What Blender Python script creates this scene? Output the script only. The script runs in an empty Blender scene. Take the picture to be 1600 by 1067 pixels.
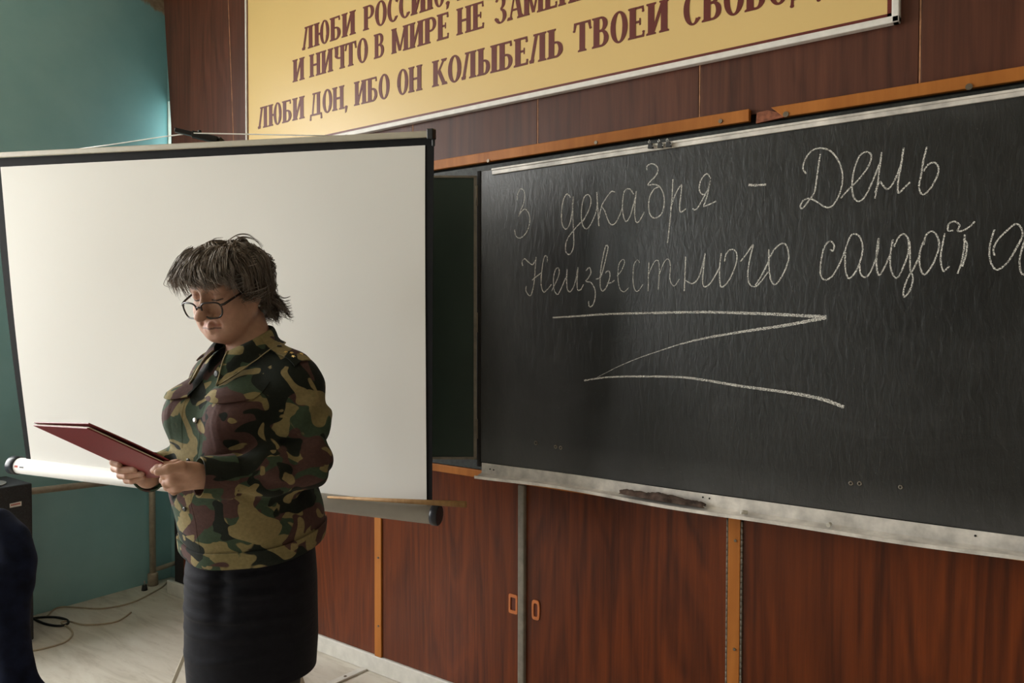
import bpy, math, random
import numpy as np
from mathutils import Vector, Matrix
PI = math.pi
SCN = bpy.context.scene
COL = SCN.collection

# ------------------------------------------------------------------ camera
CAM_POS = (0.0, -2.1967, 1.4325)
CAM_R = (0.8080, 0.5892, 0.0020)
CAM_U = (-0.0156, 0.0180, 0.9997)
CAM_F = (-0.5890, 0.8078, -0.0237)
cd = bpy.data.cameras.new('camera')
cd.sensor_width = 36.0
cd.sensor_fit = 'HORIZONTAL'
cd.lens = 27.0
cd.clip_start = 0.05
cam = bpy.data.objects.new('camera', cd)
COL.objects.link(cam)
_m = Matrix.Identity(4)
for _i in range(3):
    _m[_i][0] = CAM_R[_i]; _m[_i][1] = CAM_U[_i]; _m[_i][2] = -CAM_F[_i]; _m[_i][3] = CAM_POS[_i]
cam.matrix_world = _m
SCN.camera = cam

# ------------------------------------------------------------------ daylight
world = bpy.data.worlds.new('overcast_sky')
SCN.world = world
world.use_nodes = True
bg = world.node_tree.nodes['Background']
_tc = world.node_tree.nodes.new('ShaderNodeTexCoord'); _sx = world.node_tree.nodes.new('ShaderNodeSeparateXYZ'); _rp = world.node_tree.nodes.new('ShaderNodeValToRGB')
world.node_tree.links.new(_tc.outputs['Generated'], _sx.inputs[0])
_ad = world.node_tree.nodes.new('ShaderNodeMath'); _ad.operation = 'MULTIPLY_ADD'; _ad.inputs[1].default_value = .5; _ad.inputs[2].default_value = .5
world.node_tree.links.new(_sx.outputs[2], _ad.inputs[0]); world.node_tree.links.new(_ad.outputs[0], _rp.inputs[0])
_e = _rp.color_ramp.elements
_e[0].position = .46; _e[0].color = (.42, .40, .36, 1); _e[1].position = .53; _e[1].color = (1.0, .992, .972, 1)
world.node_tree.links.new(_rp.outputs[0], bg.inputs[0])
bg.inputs[1].default_value = 3.75
SCN.view_settings.view_transform = 'Standard'
SCN.view_settings.look = 'None'
SCN.view_settings.gamma = 1.0
SCN.view_settings.use_curve_mapping = False
SCN.view_settings.exposure = 1.78
WIN = [(-3.95, -1.02), (-6.00, -4.55)]           # window openings in the left wall (y from, to)
WZ0, WZ1 = 0.80, 3.0
def portal(name, loc, rot, sx, sy):
    l = bpy.data.lights.new(name, 'AREA')
    l.shape = 'RECTANGLE'; l.size = sx; l.size_y = sy
    l.cycles.is_portal = True
    o = bpy.data.objects.new(name, l); COL.objects.link(o)
    o.location = loc; o.rotation_euler = rot
for _a, _b in WIN:
    portal('window_daylight', (-4.10, (_a + _b) / 2, (WZ0 + WZ1) / 2), (0, -PI / 2, 0), WZ1 - WZ0, _b - _a)

# ------------------------------------------------------------------ materials
def new_mat(name):
    m = bpy.data.materials.new(name); m.use_nodes = True
    nt = m.node_tree
    return m, nt, nt.nodes['Principled BSDF']
def sock(n, *names):
    for s in names:
        if s in n.inputs: return n.inputs[s]
def lin(c):
    return tuple(((v / 255) / 12.92 if v / 255 <= .04045 else ((v / 255 + .055) / 1.055) ** 2.4) for v in c)
def c4(c): return (c[0], c[1], c[2], 1)
def coords(nt, kind='Object', scale=(1, 1, 1), rot=(0, 0, 0), loc=(0, 0, 0)):
    tc = nt.nodes.new('ShaderNodeTexCoord'); mp = nt.nodes.new('ShaderNodeMapping')
    mp.inputs['Scale'].default_value = scale; mp.inputs['Rotation'].default_value = rot; mp.inputs['Location'].default_value = loc
    nt.links.new(tc.outputs[kind], mp.inputs[0]); return mp.outputs[0]
def geo_coords(nt, scale=(1, 1, 1), loc=(0, 0, 0)):
    g = nt.nodes.new('ShaderNodeNewGeometry'); mp = nt.nodes.new('ShaderNodeMapping')
    mp.inputs['Scale'].default_value = scale; mp.inputs['Location'].default_value = loc
    nt.links.new(g.outputs['Position'], mp.inputs[0]); return mp.outputs[0]
def noise(nt, vec, scale, detail=3, rough=.55, dist=0.0):
    n = nt.nodes.new('ShaderNodeTexNoise')
    n.inputs['Scale'].default_value = scale; n.inputs['Detail'].default_value = detail
    n.inputs['Roughness'].default_value = rough; n.inputs['Distortion'].default_value = dist
    nt.links.new(vec, n.inputs['Vector']); return n.outputs[0]
def ramp(nt, val, stops, interp='LINEAR'):
    r = nt.nodes.new('ShaderNodeValToRGB'); r.color_ramp.interpolation = interp
    el = r.color_ramp.elements
    while len(el) < len(stops): el.new(.5)
    for e, (p, c) in zip(el, stops):
        e.position = p; e.color = c4(c) if not isinstance(c, (int, float)) else (c, c, c, 1)
    nt.links.new(val, r.inputs[0]); return r.outputs[0]
def mix(nt, fac, a, b, mode='MIX'):
    n = nt.nodes.new('ShaderNodeMix'); n.data_type = 'RGBA'; n.blend_type = mode
    for s, v in ((n.inputs[0], fac), (n.inputs[6], a), (n.inputs[7], b)):
        if isinstance(v, (int, float)): s.default_value = v
        elif isinstance(v, tuple): s.default_value = c4(v)
        else: nt.links.new(v, s)
    return n.outputs[2]
def bump(nt, b, h, strength=.3, dist=.002):
    n = nt.nodes.new('ShaderNodeBump'); n.inputs['Strength'].default_value = strength; n.inputs['Distance'].default_value = dist
    nt.links.new(h, n.inputs['Height']); nt.links.new(n.outputs[0], b.inputs['Normal'])
def setc(nt, b, v):
    if isinstance(v, tuple): b.inputs['Base Color'].default_value = c4(v)
    else: nt.links.new(v, b.inputs['Base Color'])
def simple(name, col, rough=.5, metal=0., spec=.5, var=.06, scale=30, bumps=0.):
    m, nt, b = new_mat(name)
    v = coords(nt)
    n = noise(nt, v, scale, 4)
    lo = tuple(max(0, c * (1 - var * 2)) for c in col); hi = tuple(min(1, c * (1 + var * 2)) for c in col)
    setc(nt, b, ramp(nt, n, [(.3, lo), (.7, hi)]))
    b.inputs['Roughness'].default_value = rough; b.inputs['Metallic'].default_value = metal
    sock(b, 'Specular IOR Level', 'Specular').default_value = spec
    if bumps: bump(nt, b, n, bumps)
    return m
def wood(name, dark, light, grain=26, rough=.35, cath=.0, spec=.5, seed=0.0, rbump=.12):
    """vertical-grain veneer in world position"""
    m, nt, b = new_mat(name)
    v = geo_coords(nt, (grain, grain, grain * .035), (seed, seed * 2, seed))
    n1 = noise(nt, v, 1.0, 8, .7, .4)
    v2 = geo_coords(nt, (5.5, 5.5, .55), (seed * 3, 1, seed))
    n2 = noise(nt, v2, 1.0, 3, .5, 1.2)
    wv = nt.nodes.new('ShaderNodeMath'); wv.operation = 'MULTIPLY'; nt.links.new(n2, wv.inputs[0]); wv.inputs[1].default_value = 38.0
    sn = nt.nodes.new('ShaderNodeMath'); sn.operation = 'SINE'; nt.links.new(wv.outputs[0], sn.inputs[0])
    ab = nt.nodes.new('ShaderNodeMath'); ab.operation = 'MULTIPLY_ADD'; nt.links.new(sn.outputs[0], ab.inputs[0]); ab.inputs[1].default_value = .5; ab.inputs[2].default_value = .5
    f = nt.nodes.new('ShaderNodeMix'); f.data_type = 'FLOAT'; f.inputs[0].default_value = cath
    nt.links.new(n1, f.inputs[2]); nt.links.new(ab.outputs[0], f.inputs[3])
    mid = tuple((a + c) / 2 for a, c in zip(dark, light))
    c = ramp(nt, f.outputs[0], [(.28, dark), (.5, mid), (.74, light)])
    v3 = geo_coords(nt, (1.6, 1.6, .8), (seed + 4, 2, 1))
    big = noise(nt, v3, 1.0, 3)
    c = mix(nt, ramp(nt, big, [(.35, .0), (.68, .5)]), c, tuple(x * .55 for x in mid))
    # scratches and scuffs
    v4 = geo_coords(nt, (9, 9, 3.1), (seed + 9, 5, 3))
    sc = noise(nt, v4, 2.0, 6, .75, 2.0)
    c = mix(nt, ramp(nt, sc, [(.70, .0), (.78, .22)]), c, tuple(min(1, x * 2.6 + .02) for x in mid))
    setc(nt, b, c)
    rr = ramp(nt, big, [(.3, rough * .85), (.7, min(1, rough * 1.3))])
    nt.links.new(rr, b.inputs['Roughness'])
    sock(b, 'Specular IOR Level', 'Specular').default_value = spec
    bump(nt, b, n1, rbump, .001)
    return m

M = {}
# teal painted plaster
m, nt, b = new_mat('teal_paint'); M['teal'] = m
v = geo_coords(nt)
n = noise(nt, v, 2.2, 5, .6)
c = ramp(nt, n, [(.3, lin((138, 186, 192))), (.7, lin((156, 200, 204)))])
n2 = noise(nt, v, 70, 2)
patch = nt.nodes.new('ShaderNodeSeparateXYZ'); nt.links.new(v, patch.inputs[0])
wob = noise(nt, geo_coords(nt, (1, 9, 4)), 1.6, 5)
ad = nt.nodes.new('ShaderNodeMath'); ad.operation = 'MULTIPLY_ADD'; nt.links.new(wob, ad.inputs[0]); ad.inputs[1].default_value = .14
nt.links.new(patch.outputs[2], ad.inputs[2])
zz = nt.nodes.new('ShaderNodeMath'); zz.operation = 'MULTIPLY_ADD'; nt.links.new(patch.outputs[1], zz.inputs[0]); zz.inputs[1].default_value = .12; nt.links.new(ad.outputs[0], zz.inputs[2])
mr = nt.nodes.new('ShaderNodeMapRange'); nt.links.new(zz.outputs[0], mr.inputs[0])
mr.inputs[1].default_value = 3.225; mr.inputs[2].default_value = 3.245
pl = ramp(nt, noise(nt, v, 30, 4), [(.3, lin((150, 125, 105))), (.7, lin((196, 172, 148)))])
c = mix(nt, mr.outputs[0], c, pl)
setc(nt, b, c); b.inputs['Roughness'].default_value = .42
bump(nt, b, noise(nt, v, 14, 5, .6), .25, .004)
M['plaster'] = simple('white_plaster', (.78, .74, .67), .9, bumps=.1)
M['room_wall'] = simple('beige_room_paint', (.46, .43, .37), .85)
M['rear_wall'] = simple('brown_rear_wall', (.20, .16, .12), .8)
M['ceiling'] = simple('ceiling_paint', (.80, .76, .67), .9)
# floor: worn pale linoleum with smeared marks
m, nt, b = new_mat('pale_linoleum'); M['floor'] = m
v = geo_coords(nt, (1.2, 6.0, 1)); v2 = geo_coords(nt)
n1 = noise(nt, v, 2.2, 6, .6, .8); n2 = noise(nt, v2, 1.3, 3); n3 = noise(nt, geo_coords(nt, (3, 14, 1)), 3, 5, .7)
c = ramp(nt, n1, [(.25, lin((182, 172, 156))), (.5, lin((212, 204, 190))), (.75, lin((226, 220, 208)))])
c = mix(nt, ramp(nt, n3, [(.55, 0.0), (.75, .35)]), c, lin((135, 118, 98)))
c = mix(nt, ramp(nt, n2, [(.4, 0.0), (.7, .25)]), c, lin((160, 148, 132)))
setc(nt, b, c); b.inputs['Roughness'].default_value = .38; bump(nt, b, n1, .06, .002)

M['wood_up'] = wood('mahogany_veneer', lin((64, 34, 24)), lin((114, 66, 48)), 34, .40, .12, .35, 0.0)
M['wood_lo'] = [wood('lacquered_door_veneer_%d' % i, lin((66, 25, 6)), lin((124, 56, 16)), 60, .34, .15 + .03 * i, .30, 1.7 * i + .4, .06) for i in range(4)]
M['trim'] = wood('orange_pine_trim', lin((168, 98, 34)), lin((206, 130, 58)), 10, .5, .12, .3, 3.3)
M['raw'] = simple('torn_veneer', lin((150, 88, 60)), .7, var=.25, scale=60)
M['groove'] = simple('groove_edge', lin((168, 118, 84)), .6, var=.2)
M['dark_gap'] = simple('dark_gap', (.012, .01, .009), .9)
M['alu'] = simple('scuffed_aluminium', (.74, .70, .65), .42, .12, .5, .16, 16, .08)
M['grey_paint'] = simple('grey_painted_steel', lin((126, 118, 106)), .45, var=.1)
M['white_trim'] = simple('white_painted_board', (.70, .67, .61), .45, var=.04)
M['pipe'] = simple('cream_pipe_paint', lin((172, 158, 138)), .45, var=.08)
M['black_plastic'] = simple('black_plastic', (.012, .012, .013), .42)
M['dark_plastic'] = simple('dark_blue_grey_plastic', (.018, .02, .028), .35)
M['steel'] = simple('steel', (.55, .54, .52), .35, .9)
M['screw'] = simple('screw_head', (.20, .16, .12), .4, .8)
M['brass'] = simple('gold_star_metal', (.83, .60, .24), .28, .95)
# blackboard
m, nt, b = new_mat('blackboard_slate'); M['board'] = m
v = geo_coords(nt)
dust = noise(nt, v, 2.6, 6, .65, .6); fine = noise(nt, geo_coords(nt, (30, 30, 11)), 2, 5, .65, .5)
base = ramp(nt, dust, [(.3, (.0085, .0090, .0087)), (.75, (.0150, .0156, .0150))])
sx = nt.nodes.new('ShaderNodeSeparateXYZ'); nt.links.new(v, sx.inputs[0])
def rng_(src, a, c, lo, hi):
    n_ = nt.nodes.new('ShaderNodeMapRange'); nt.links.new(src, n_.inputs[0])
    for q_, w_ in zip((1, 2, 3, 4), (a, c, lo, hi)): n_.inputs[q_].default_value = w_
    return n_.outputs[0]
def mul(a, c):
    n_ = nt.nodes.new('ShaderNodeMath'); n_.operation = 'MULTIPLY'
    for s_, w_ in zip(n_.inputs, (a, c)):
        if isinstance(w_, (int, float)): s_.default_value = w_
        else: nt.links.new(w_, s_)
    return n_.outputs[0]
# wiped chalk dust: left side, ledge and top strip; left band paled further to replace missing light
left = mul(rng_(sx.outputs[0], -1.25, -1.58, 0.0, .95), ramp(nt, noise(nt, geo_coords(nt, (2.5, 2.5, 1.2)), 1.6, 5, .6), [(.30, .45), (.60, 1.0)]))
low = mul(rng_(sx.outputs[2], 1.04, .94, 0.0, .55), ramp(nt, noise(nt, v, 5, 5, .7), [(.3, .3), (.65, 1.0)]))
top = mul(rng_(sx.outputs[2], 1.90, 1.96, 0.0, .30), ramp(nt, noise(nt, v, 6, 5, .7), [(.4, .0), (.65, 1.0)]))
smear = ramp(nt, noise(nt, geo_coords(nt, (1.4, 1.4, 3.0)), 1.7, 6, .7, 1.0), [(.52, 0.0), (.78, .22)])
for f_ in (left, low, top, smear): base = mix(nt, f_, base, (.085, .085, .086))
spk = ramp(nt, noise(nt, v, 150, 3, .7), [(.66, 0.0), (.76, .22)])
base = mix(nt, spk, base, (.35, .34, .31))
setc(nt, b, base)
nt.links.new(ramp(nt, dust, [(.3, .32), (.7, .42)]), b.inputs['Roughness'])
sock(b, 'Specular IOR Level', 'Specular').default_value = .6
bump(nt, b, fine, .55, .0026)
m, nt, b = new_mat('green_chalkboard'); M['wing'] = m
v = geo_coords(nt)
setc(nt, b, ramp(nt, noise(nt, v, 5, 4), [(.3, (.012, .030, .022)), (.7, (.020, .042, .032))]))
b.inputs['Roughness'].default_value = .5
M['back_strip'] = simple('dark_green_backing', (.020, .024, .021), .55, var=.4, scale=60)
# chalk: speckled, breaks up over the board grain
m, nt, b = new_mat('white_chalk'); M['chalk'] = m
setc(nt, b, (.90, .88, .82)); b.inputs['Roughness'].default_value = .95
al = ramp(nt, noise(nt, geo_coords(nt), 420, 3, .75), [(.44, .06), (.56, 1.0)])
nt.links.new(al, b.inputs['Alpha'])
M['chalk_solid'] = simple('chalk_stick', (.70, .67, .60), .95)
M['rag'] = simple('dusty_brown_rag', lin((84, 68, 60)), .95, var=.3, scale=50, bumps=.4)
# banner
m, nt, b = new_mat('cream_yellow_banner'); M['banner'] = m
setc(nt, b, ramp(nt, noise(nt, geo_coords(nt), .9, 2), [(.3, (.80, .56, .215)), (.7, (.84, .60, .245))]))
b.inputs['Roughness'].default_value = .35
M['maroon'] = simple('maroon_print', lin((104, 34, 26)), .4, var=.03)
M['frame_alu'] = simple('brushed_silver_frame', (.86, .83, .79), .5, .05, .5, .04)
# screen
m, nt, b = new_mat('matte_white_screen'); M['screen'] = m
setc(nt, b, ramp(nt, noise(nt, geo_coords(nt), 1.6, 2), [(.3, (.80, .780, .745)), (.7, (.82, .80, .765))]))
b.inputs['Roughness'].default_value = .75; sock(b, 'Specular IOR Level', 'Specular').default_value = .2
M['screen_black'] = simple('screen_black_border', (.013, .013, .014), .7)
M['tube'] = simple('white_enamel_case', (.56, .54, .50), .42, var=.02)
sock(M['screen_black'].node_tree.nodes['Principled BSDF'], 'Specular IOR Level', 'Specular').default_value = .12
M['rail'] = simple('grey_enamel_rail', lin((176, 168, 150)), .4, var=.03)
M['wire'] = simple('white_wire', (.75, .73, .68), .4)
M['leg_white'] = simple('white_tripod_enamel', lin((200, 192, 176)), .4, var=.04)
M['pointer'] = wood('pale_pointer_wood', lin((150, 108, 66)), lin((204, 164, 112)), 60, .5, .2, .4, 5.0)
M['red_print'] = simple('red_print', lin((170, 60, 40)), .5)
M['label'] = simple('white_sticker', (.66, .62, .58), .5)
# speaker
m, nt, b = new_mat('black_vinyl_cabinet'); M['vinyl'] = m
setc(nt, b, ramp(nt, noise(nt, geo_coords(nt), 160, 2), [(.4, (.010, .010, .012)), (.7, (.024, .024, .028))]))
b.inputs['Roughness'].default_value = .6
M['disc'] = simple('grey_metal_disc', (.30, .29, .27), .4, .6)
M['navy_cloth'] = simple('navy_cloth', (.0065, .009, .022), .9, var=.25, scale=25, bumps=.2)
sock(M['navy_cloth'].node_tree.nodes['Principled BSDF'], 'Specular IOR Level', 'Specular').default_value = .12
M['plywood'] = simple('brown_plywood', lin((110, 72, 44)), .5, var=.12)
M['cable_white'] = simple('cream_cable', lin((178, 164, 140)), .5)
M['cable_black'] = simple('black_cable', (.012, .012, .012), .5)
# clothes
m, nt, b = new_mat('woodland_camouflage'); M['camo'] = m
tc = coords(nt, 'Object', (1.0, 1.0, 1.25), (0, .25, 0))
def blob(off, scale, lo, hi, dist=.9, det=1.6):
    mp = nt.nodes.new('ShaderNodeMapping'); mp.inputs['Location'].default_value = off
    nt.links.new(tc, mp.inputs[0])
    return ramp(nt, noise(nt, mp.outputs[0], scale, det, .42, dist), [(lo, 0.0), (hi, 1.0)])
fine = ramp(nt, noise(nt, tc, 120, 2), [(.3, .86), (.7, 1.08)])
c = mix(nt, blob((3, 1, 7), 9.5, .490, .498), lin((128, 116, 80)), lin((58, 72, 56)))
c = mix(nt, blob((9.3, 4, 2), 8.6, .520, .528), c, lin((78, 56, 52)))
c = mix(nt, blob((1.7, 8, 5), 9.6, .525, .533), c, lin((30, 34, 29)))
c = mix(nt, blob((5.1, 2, 9), 11.5, .60, .608), c, lin((134, 120, 84)))
mu = mix(nt, 1.0, c, fine, 'MULTIPLY')
setc(nt, b, mu); b.inputs['Roughness'].default_value = .86
sock(b, 'Specular IOR Level', 'Specular').default_value = .2
bump(nt, b, noise(nt, coords(nt, 'Object', (1, 1, 1.6)), 34, 4, .6, 1.0), .30, .004)
M['stitch'] = simple('olive_edge_stitch', lin((150, 138, 104)), .8)
M['button_dark'] = simple('dark_green_button', (.02, .024, .02), .4)
m, nt, b = new_mat('navy_denim'); M['denim'] = m
sock(b, 'Specular IOR Level', 'Specular').default_value = .15
tc = coords(nt)
setc(nt, b, ramp(nt, noise(nt, tc, 46, 4, .7), [(.3, (.0050, .0052, .0085)), (.7, (.0095, .0098, .0150))]))
b.inputs['Roughness'].default_value = .82
bump(nt, b, noise(nt, coords(nt, 'Object', (1, 1, 4)), 9, 4, .6, .6), .35, .006)
sock(b, 'Sheen Weight', 'Sheen').default_value = .06
M['tights'] = simple('black_tights', (.008, .008, .009), .7)
M['shoe'] = simple('black_leather', (.012, .011, .01), .35)
M['folder'] = simple('maroon_leatherette', lin((122, 38, 42)), .48, var=.06, scale=200, bumps=.08)
M['paper'] = simple('page_edges', (.72, .66, .52), .8)
M['glasses'] = simple('dark_brown_acetate', (.020, .012, .010), .25)
m, nt, b = new_mat('spectacle_lens'); M['lens'] = m
for s, v_ in (('Roughness', .0), ('IOR', 1.05)): b.inputs[s].default_value = v_
sock(b, 'Transmission Weight', 'Transmission').default_value = 1.0
sock(b, 'Specular IOR Level', 'Specular').default_value = .5
b.inputs['Base Color'].default_value = (.97, .98, .97, 1)
# skin: painted with a colour attribute for lips, brows, cheeks, nails
m, nt, b = new_mat('skin'); M['skin'] = m
at_ = nt.nodes.new('ShaderNodeAttribute'); at_.attribute_name = 'tint'
tc = coords(nt)
sp = ramp(nt, noise(nt, tc, 60, 4, .6), [(.3, .90), (.7, 1.08)])
setc(nt, b, mix(nt, 1.0, at_.outputs['Color'], sp, 'MULTIPLY'))
b.inputs['Roughness'].default_value = .6
sock(b, 'Subsurface Weight', 'Subsurface').default_value = .12
sock(b, 'Subsurface Radius').default_value = (.010, .004, .002)
bump(nt, b, noise(nt, tc, 170, 3), .12, .0008)
m, nt, b = new_mat('grey_brown_hair'); M['hair'] = m
at_ = nt.nodes.new('ShaderNodeAttribute'); at_.attribute_name = 'tint'
nt.links.new(at_.outputs['Color'], b.inputs['Base Color']); b.inputs['Roughness'].default_value = .55
sock(b, 'Specular IOR Level', 'Specular').default_value = .4
m, nt, b = new_mat('eye_white_and_iris'); M['eye'] = m
setc(nt, b, ramp(nt, noise(nt, coords(nt), 40, 2), [(.3, (.30, .25, .21)), (.7, (.38, .32, .28))])); b.inputs['Roughness'].default_value = .15
M['iris'] = simple('dark_iris', (.02, .018, .014), .2)

# ------------------------------------------------------------------ mesh helpers
class MB:
    def __init__(s): s.v = []; s.f = []; s.sm = []
    def add(s, vs, fs, smooth=False):
        o = len(s.v); s.v += [tuple(map(float, p)) for p in vs]
        s.f += [tuple(i + o for i in f) for f in fs]; s.sm += [smooth] * len(fs); return s
    def box(s, a, c):
        x0, y0, z0 = a; x1, y1, z1 = c
        return s.add([(x0, y0, z0), (x1, y0, z0), (x1, y1, z0), (x0, y1, z0), (x0, y0, z1), (x1, y0, z1), (x1, y1, z1), (x0, y1, z1)],
                     [(0, 3, 2, 1), (4, 5, 6, 7), (0, 1, 5, 4), (1, 2, 6, 5), (2, 3, 7, 6), (3, 0, 4, 7)])
    def slab(s, quad, n, t):
        """quad of four points extruded by t along n"""
        n = Vector(n).normalized() * t
        q = [Vector(p) for p in quad]; k = len(q)
        vs = q + [p + n for p in q]
        fs = [tuple(range(k))[::-1], tuple(range(k, 2 * k))] + [(i, (i + 1) % k, k + (i + 1) % k, k + i) for i in range(k)]
        return s.add(vs, fs)
    def bar(s, a, c, w, h, up=(0, 0, 1)):
        a = Vector(a); c = Vector(c); d = (c - a).normalized(); u = Vector(up)
        x = d.cross(u).normalized() * w / 2; y = x.cross(d).normalized() * h / 2
        vs = [a - x - y, a + x - y, a + x + y, a - x + y, c - x - y, c + x - y, c + x + y, c - x + y]
        return s.add(vs, [(0, 3, 2, 1), (4, 5, 6, 7), (0, 1, 5, 4), (1, 2, 6, 5), (2, 3, 7, 6), (3, 0, 4, 7)])
    def tube(s, pts, r, n=10, cap=True):
        pts = [Vector(p) for p in pts]; k = len(pts)
        rs = r if isinstance(r, (list, tuple)) else [r] * k
        base = len(s.v); prev = None
        for i, p in enumerate(pts):
            t = (pts[min(i + 1, k - 1)] - pts[max(i - 1, 0)]).normalized()
            if prev is None:
                x = t.cross(Vector((0, 0, 1)));  x = x if x.length > .05 else t.cross(Vector((1, 0, 0)))
            else: x = prev - t * prev.dot(t)
            x.normalize(); y = t.cross(x); prev = x
            for j in range(n):
                a = 2 * PI * j / n
                s.v.append(tuple(p + (x * math.cos(a) + y * math.sin(a)) * rs[i]))
        for i in range(k - 1):
            for j in range(n):
                s.f.append((base + i * n + j, base + i * n + (j + 1) % n, base + (i + 1) * n + (j + 1) % n, base + (i + 1) * n + j)); s.sm.append(True)
        if cap:
            s.f.append(tuple(base + j for j in range(n))[::-1]); s.sm.append(False)
            s.f.append(tuple(base + (k - 1) * n + j for j in range(n))); s.sm.append(False)
        return s
    def loop_tube(s, pts, r, n=8):
        pts = [Vector(p) for p in pts]; k = len(pts); base = len(s.v)
        nrm = Vector((0, 0, 0)); c = sum(pts, Vector()) / k
        for i in range(k): nrm += (pts[i] - c).cross(pts[(i + 1) % k] - c)
        nrm.normalize()
        for i, p in enumerate(pts):
            t = (pts[(i + 1) % k] - pts[i - 1]).normalized(); x = t.cross(nrm).normalized()
            for j in range(n):
                a = 2 * PI * j / n; s.v.append(tuple(p + (x * math.cos(a) + nrm * math.sin(a)) * r))
        for i in range(k):
            for j in range(n):
                i2 = (i + 1) % k
                s.f.append((base + i * n + j, base + i * n + (j + 1) % n, base + i2 * n + (j + 1) % n, base + i2 * n + j)); s.sm.append(True)
        return s
    def grid(s, G, smooth=True, thick=0.0, closed=False):
        """G: array (nu, nv, 3); thick: offset sheet made solid along its normals"""
        G = np.asarray(G, float); nu, nv = G.shape[:2]
        def faces(off, flip):
            out = []
            for i in range(nu - 1 + (1 if closed else 0)):
                for j in range(nv - 1):
                    i2 = (i + 1) % nu
                    q = (off + i * nv + j, off + i2 * nv + j, off + i2 * nv + j + 1, off + i * nv + j + 1)
                    out.append(q[::-1] if flip else q)
            return out
        if not thick: return s.add(G.reshape(-1, 3), faces(0, False), smooth)
        if closed: du = np.roll(G, -1, 0) - np.roll(G, 1, 0)
        else: du = np.gradient(G, axis=0)
        dv = np.gradient(G, axis=1)
        N = np.cross(du, dv); N /= np.linalg.norm(N, axis=2, keepdims=True) + 1e-12
        G2 = G + N * thick; K = nu * nv
        fs = faces(0, True) + faces(K, False)
        rim = []
        if closed:
            for i in range(nu):
                i2 = (i + 1) % nu
                rim += [(i * nv, i2 * nv, K + i2 * nv, K + i * nv), (i * nv + nv - 1, K + i * nv + nv - 1, K + i2 * nv + nv - 1, i2 * nv + nv - 1)]
        else:
            ring = [(i, 0) for i in range(nu)] + [(nu - 1, j) for j in range(1, nv)] + [(i, nv - 1) for i in range(nu - 2, -1, -1)] + [(0, j) for j in range(nv - 2, 0, -1)]
            ids = [i * nv + j for i, j in ring]
            rim = [(ids[k], ids[(k + 1) % len(ids)], K + ids[(k + 1) % len(ids)], K + ids[k]) for k in range(len(ids))]
        vs = np.concatenate([G.reshape(-1, 3), G2.reshape(-1, 3)])
        ids = sorted({i for q in rim for i in q}); mp_ = {i: 2 * K + n for n, i in enumerate(ids)}
        rim = [tuple(mp_[i] for i in q) for q in rim]
        if thick < 0: fs = [q[::-1] for q in fs]; rim = [q[::-1] for q in rim]
        s.add(np.concatenate([vs, vs[ids]]), fs + rim, smooth)
        s.sm[-len(rim):] = [False] * len(rim)
        return s
    def disc(s, c, n, r, t, k=20):
        c = Vector(c); n = Vector(n).normalized()
        return s.tube([c, c + n * t], r, k)
    def build(s, name, mat, parent=None, bevel=0.0, shift=None):
        me = bpy.data.meshes.new(name)
        me.from_pydata(s.v, [], s.f)
        me.polygons.foreach_set('use_smooth', s.sm)
        me.validate(clean_customdata=False); me.update()
        o = bpy.data.objects.new(name, me); COL.objects.link(o)
        if mat: me.materials.append(mat)
        if parent: o.parent = parent
        if bevel:
            bv = o.modifiers.new('edge', 'BEVEL'); bv.width = bevel; bv.segments = 2; bv.limit_method = 'ANGLE'
        return o
def np_mesh(name, V, F, mat, parent=None, tint=None, smooth=True):
    me = bpy.data.meshes.new(name)
    V = np.ascontiguousarray(V, np.float32); F = np.ascontiguousarray(F, np.int32); k = F.shape[1]
    me.vertices.add(len(V)); me.vertices.foreach_set('co', V.ravel())
    me.loops.add(F.size); me.loops.foreach_set('vertex_index', F.ravel())
    me.polygons.add(len(F)); me.polygons.foreach_set('loop_start', np.arange(0, F.size, k, dtype=np.int32))
    me.polygons.foreach_set('use_smooth', np.full(len(F), smooth))
    if tint is not None:
        a = me.attributes.new('tint', 'FLOAT_COLOR', 'POINT')
        a.data.foreach_set('color', np.ascontiguousarray(np.concatenate([tint, np.ones((len(V), 1))], 1), np.float32).ravel())
    me.update(calc_edges=True)
    o = bpy.data.objects.new(name, me); COL.objects.link(o); me.materials.append(mat)
    if parent: o.parent = parent
    return o
def tag(o, label, cat, group=None):
    o['label'] = label; o['category'] = cat
    if group: o['group'] = group
    return o
def thing(name, label, cat, loc=(0, 0, 0), rz=0.0, group=None):
    o = bpy.data.objects.new(name, None); COL.objects.link(o); o.empty_display_size = .1
    o.location = loc; o.rotation_euler = (0, 0, rz)
    bpy.context.view_layer.update()
    return tag(o, label, cat, group)
def keep(o, root):
    """parent a mesh built in world coordinates"""
    o.parent = root; o.matrix_parent_inverse = Matrix.LocRotScale(root.location, root.rotation_euler, root.scale).inverted(); return o
def struct(o): o['kind'] = 'structure'; return o

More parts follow.
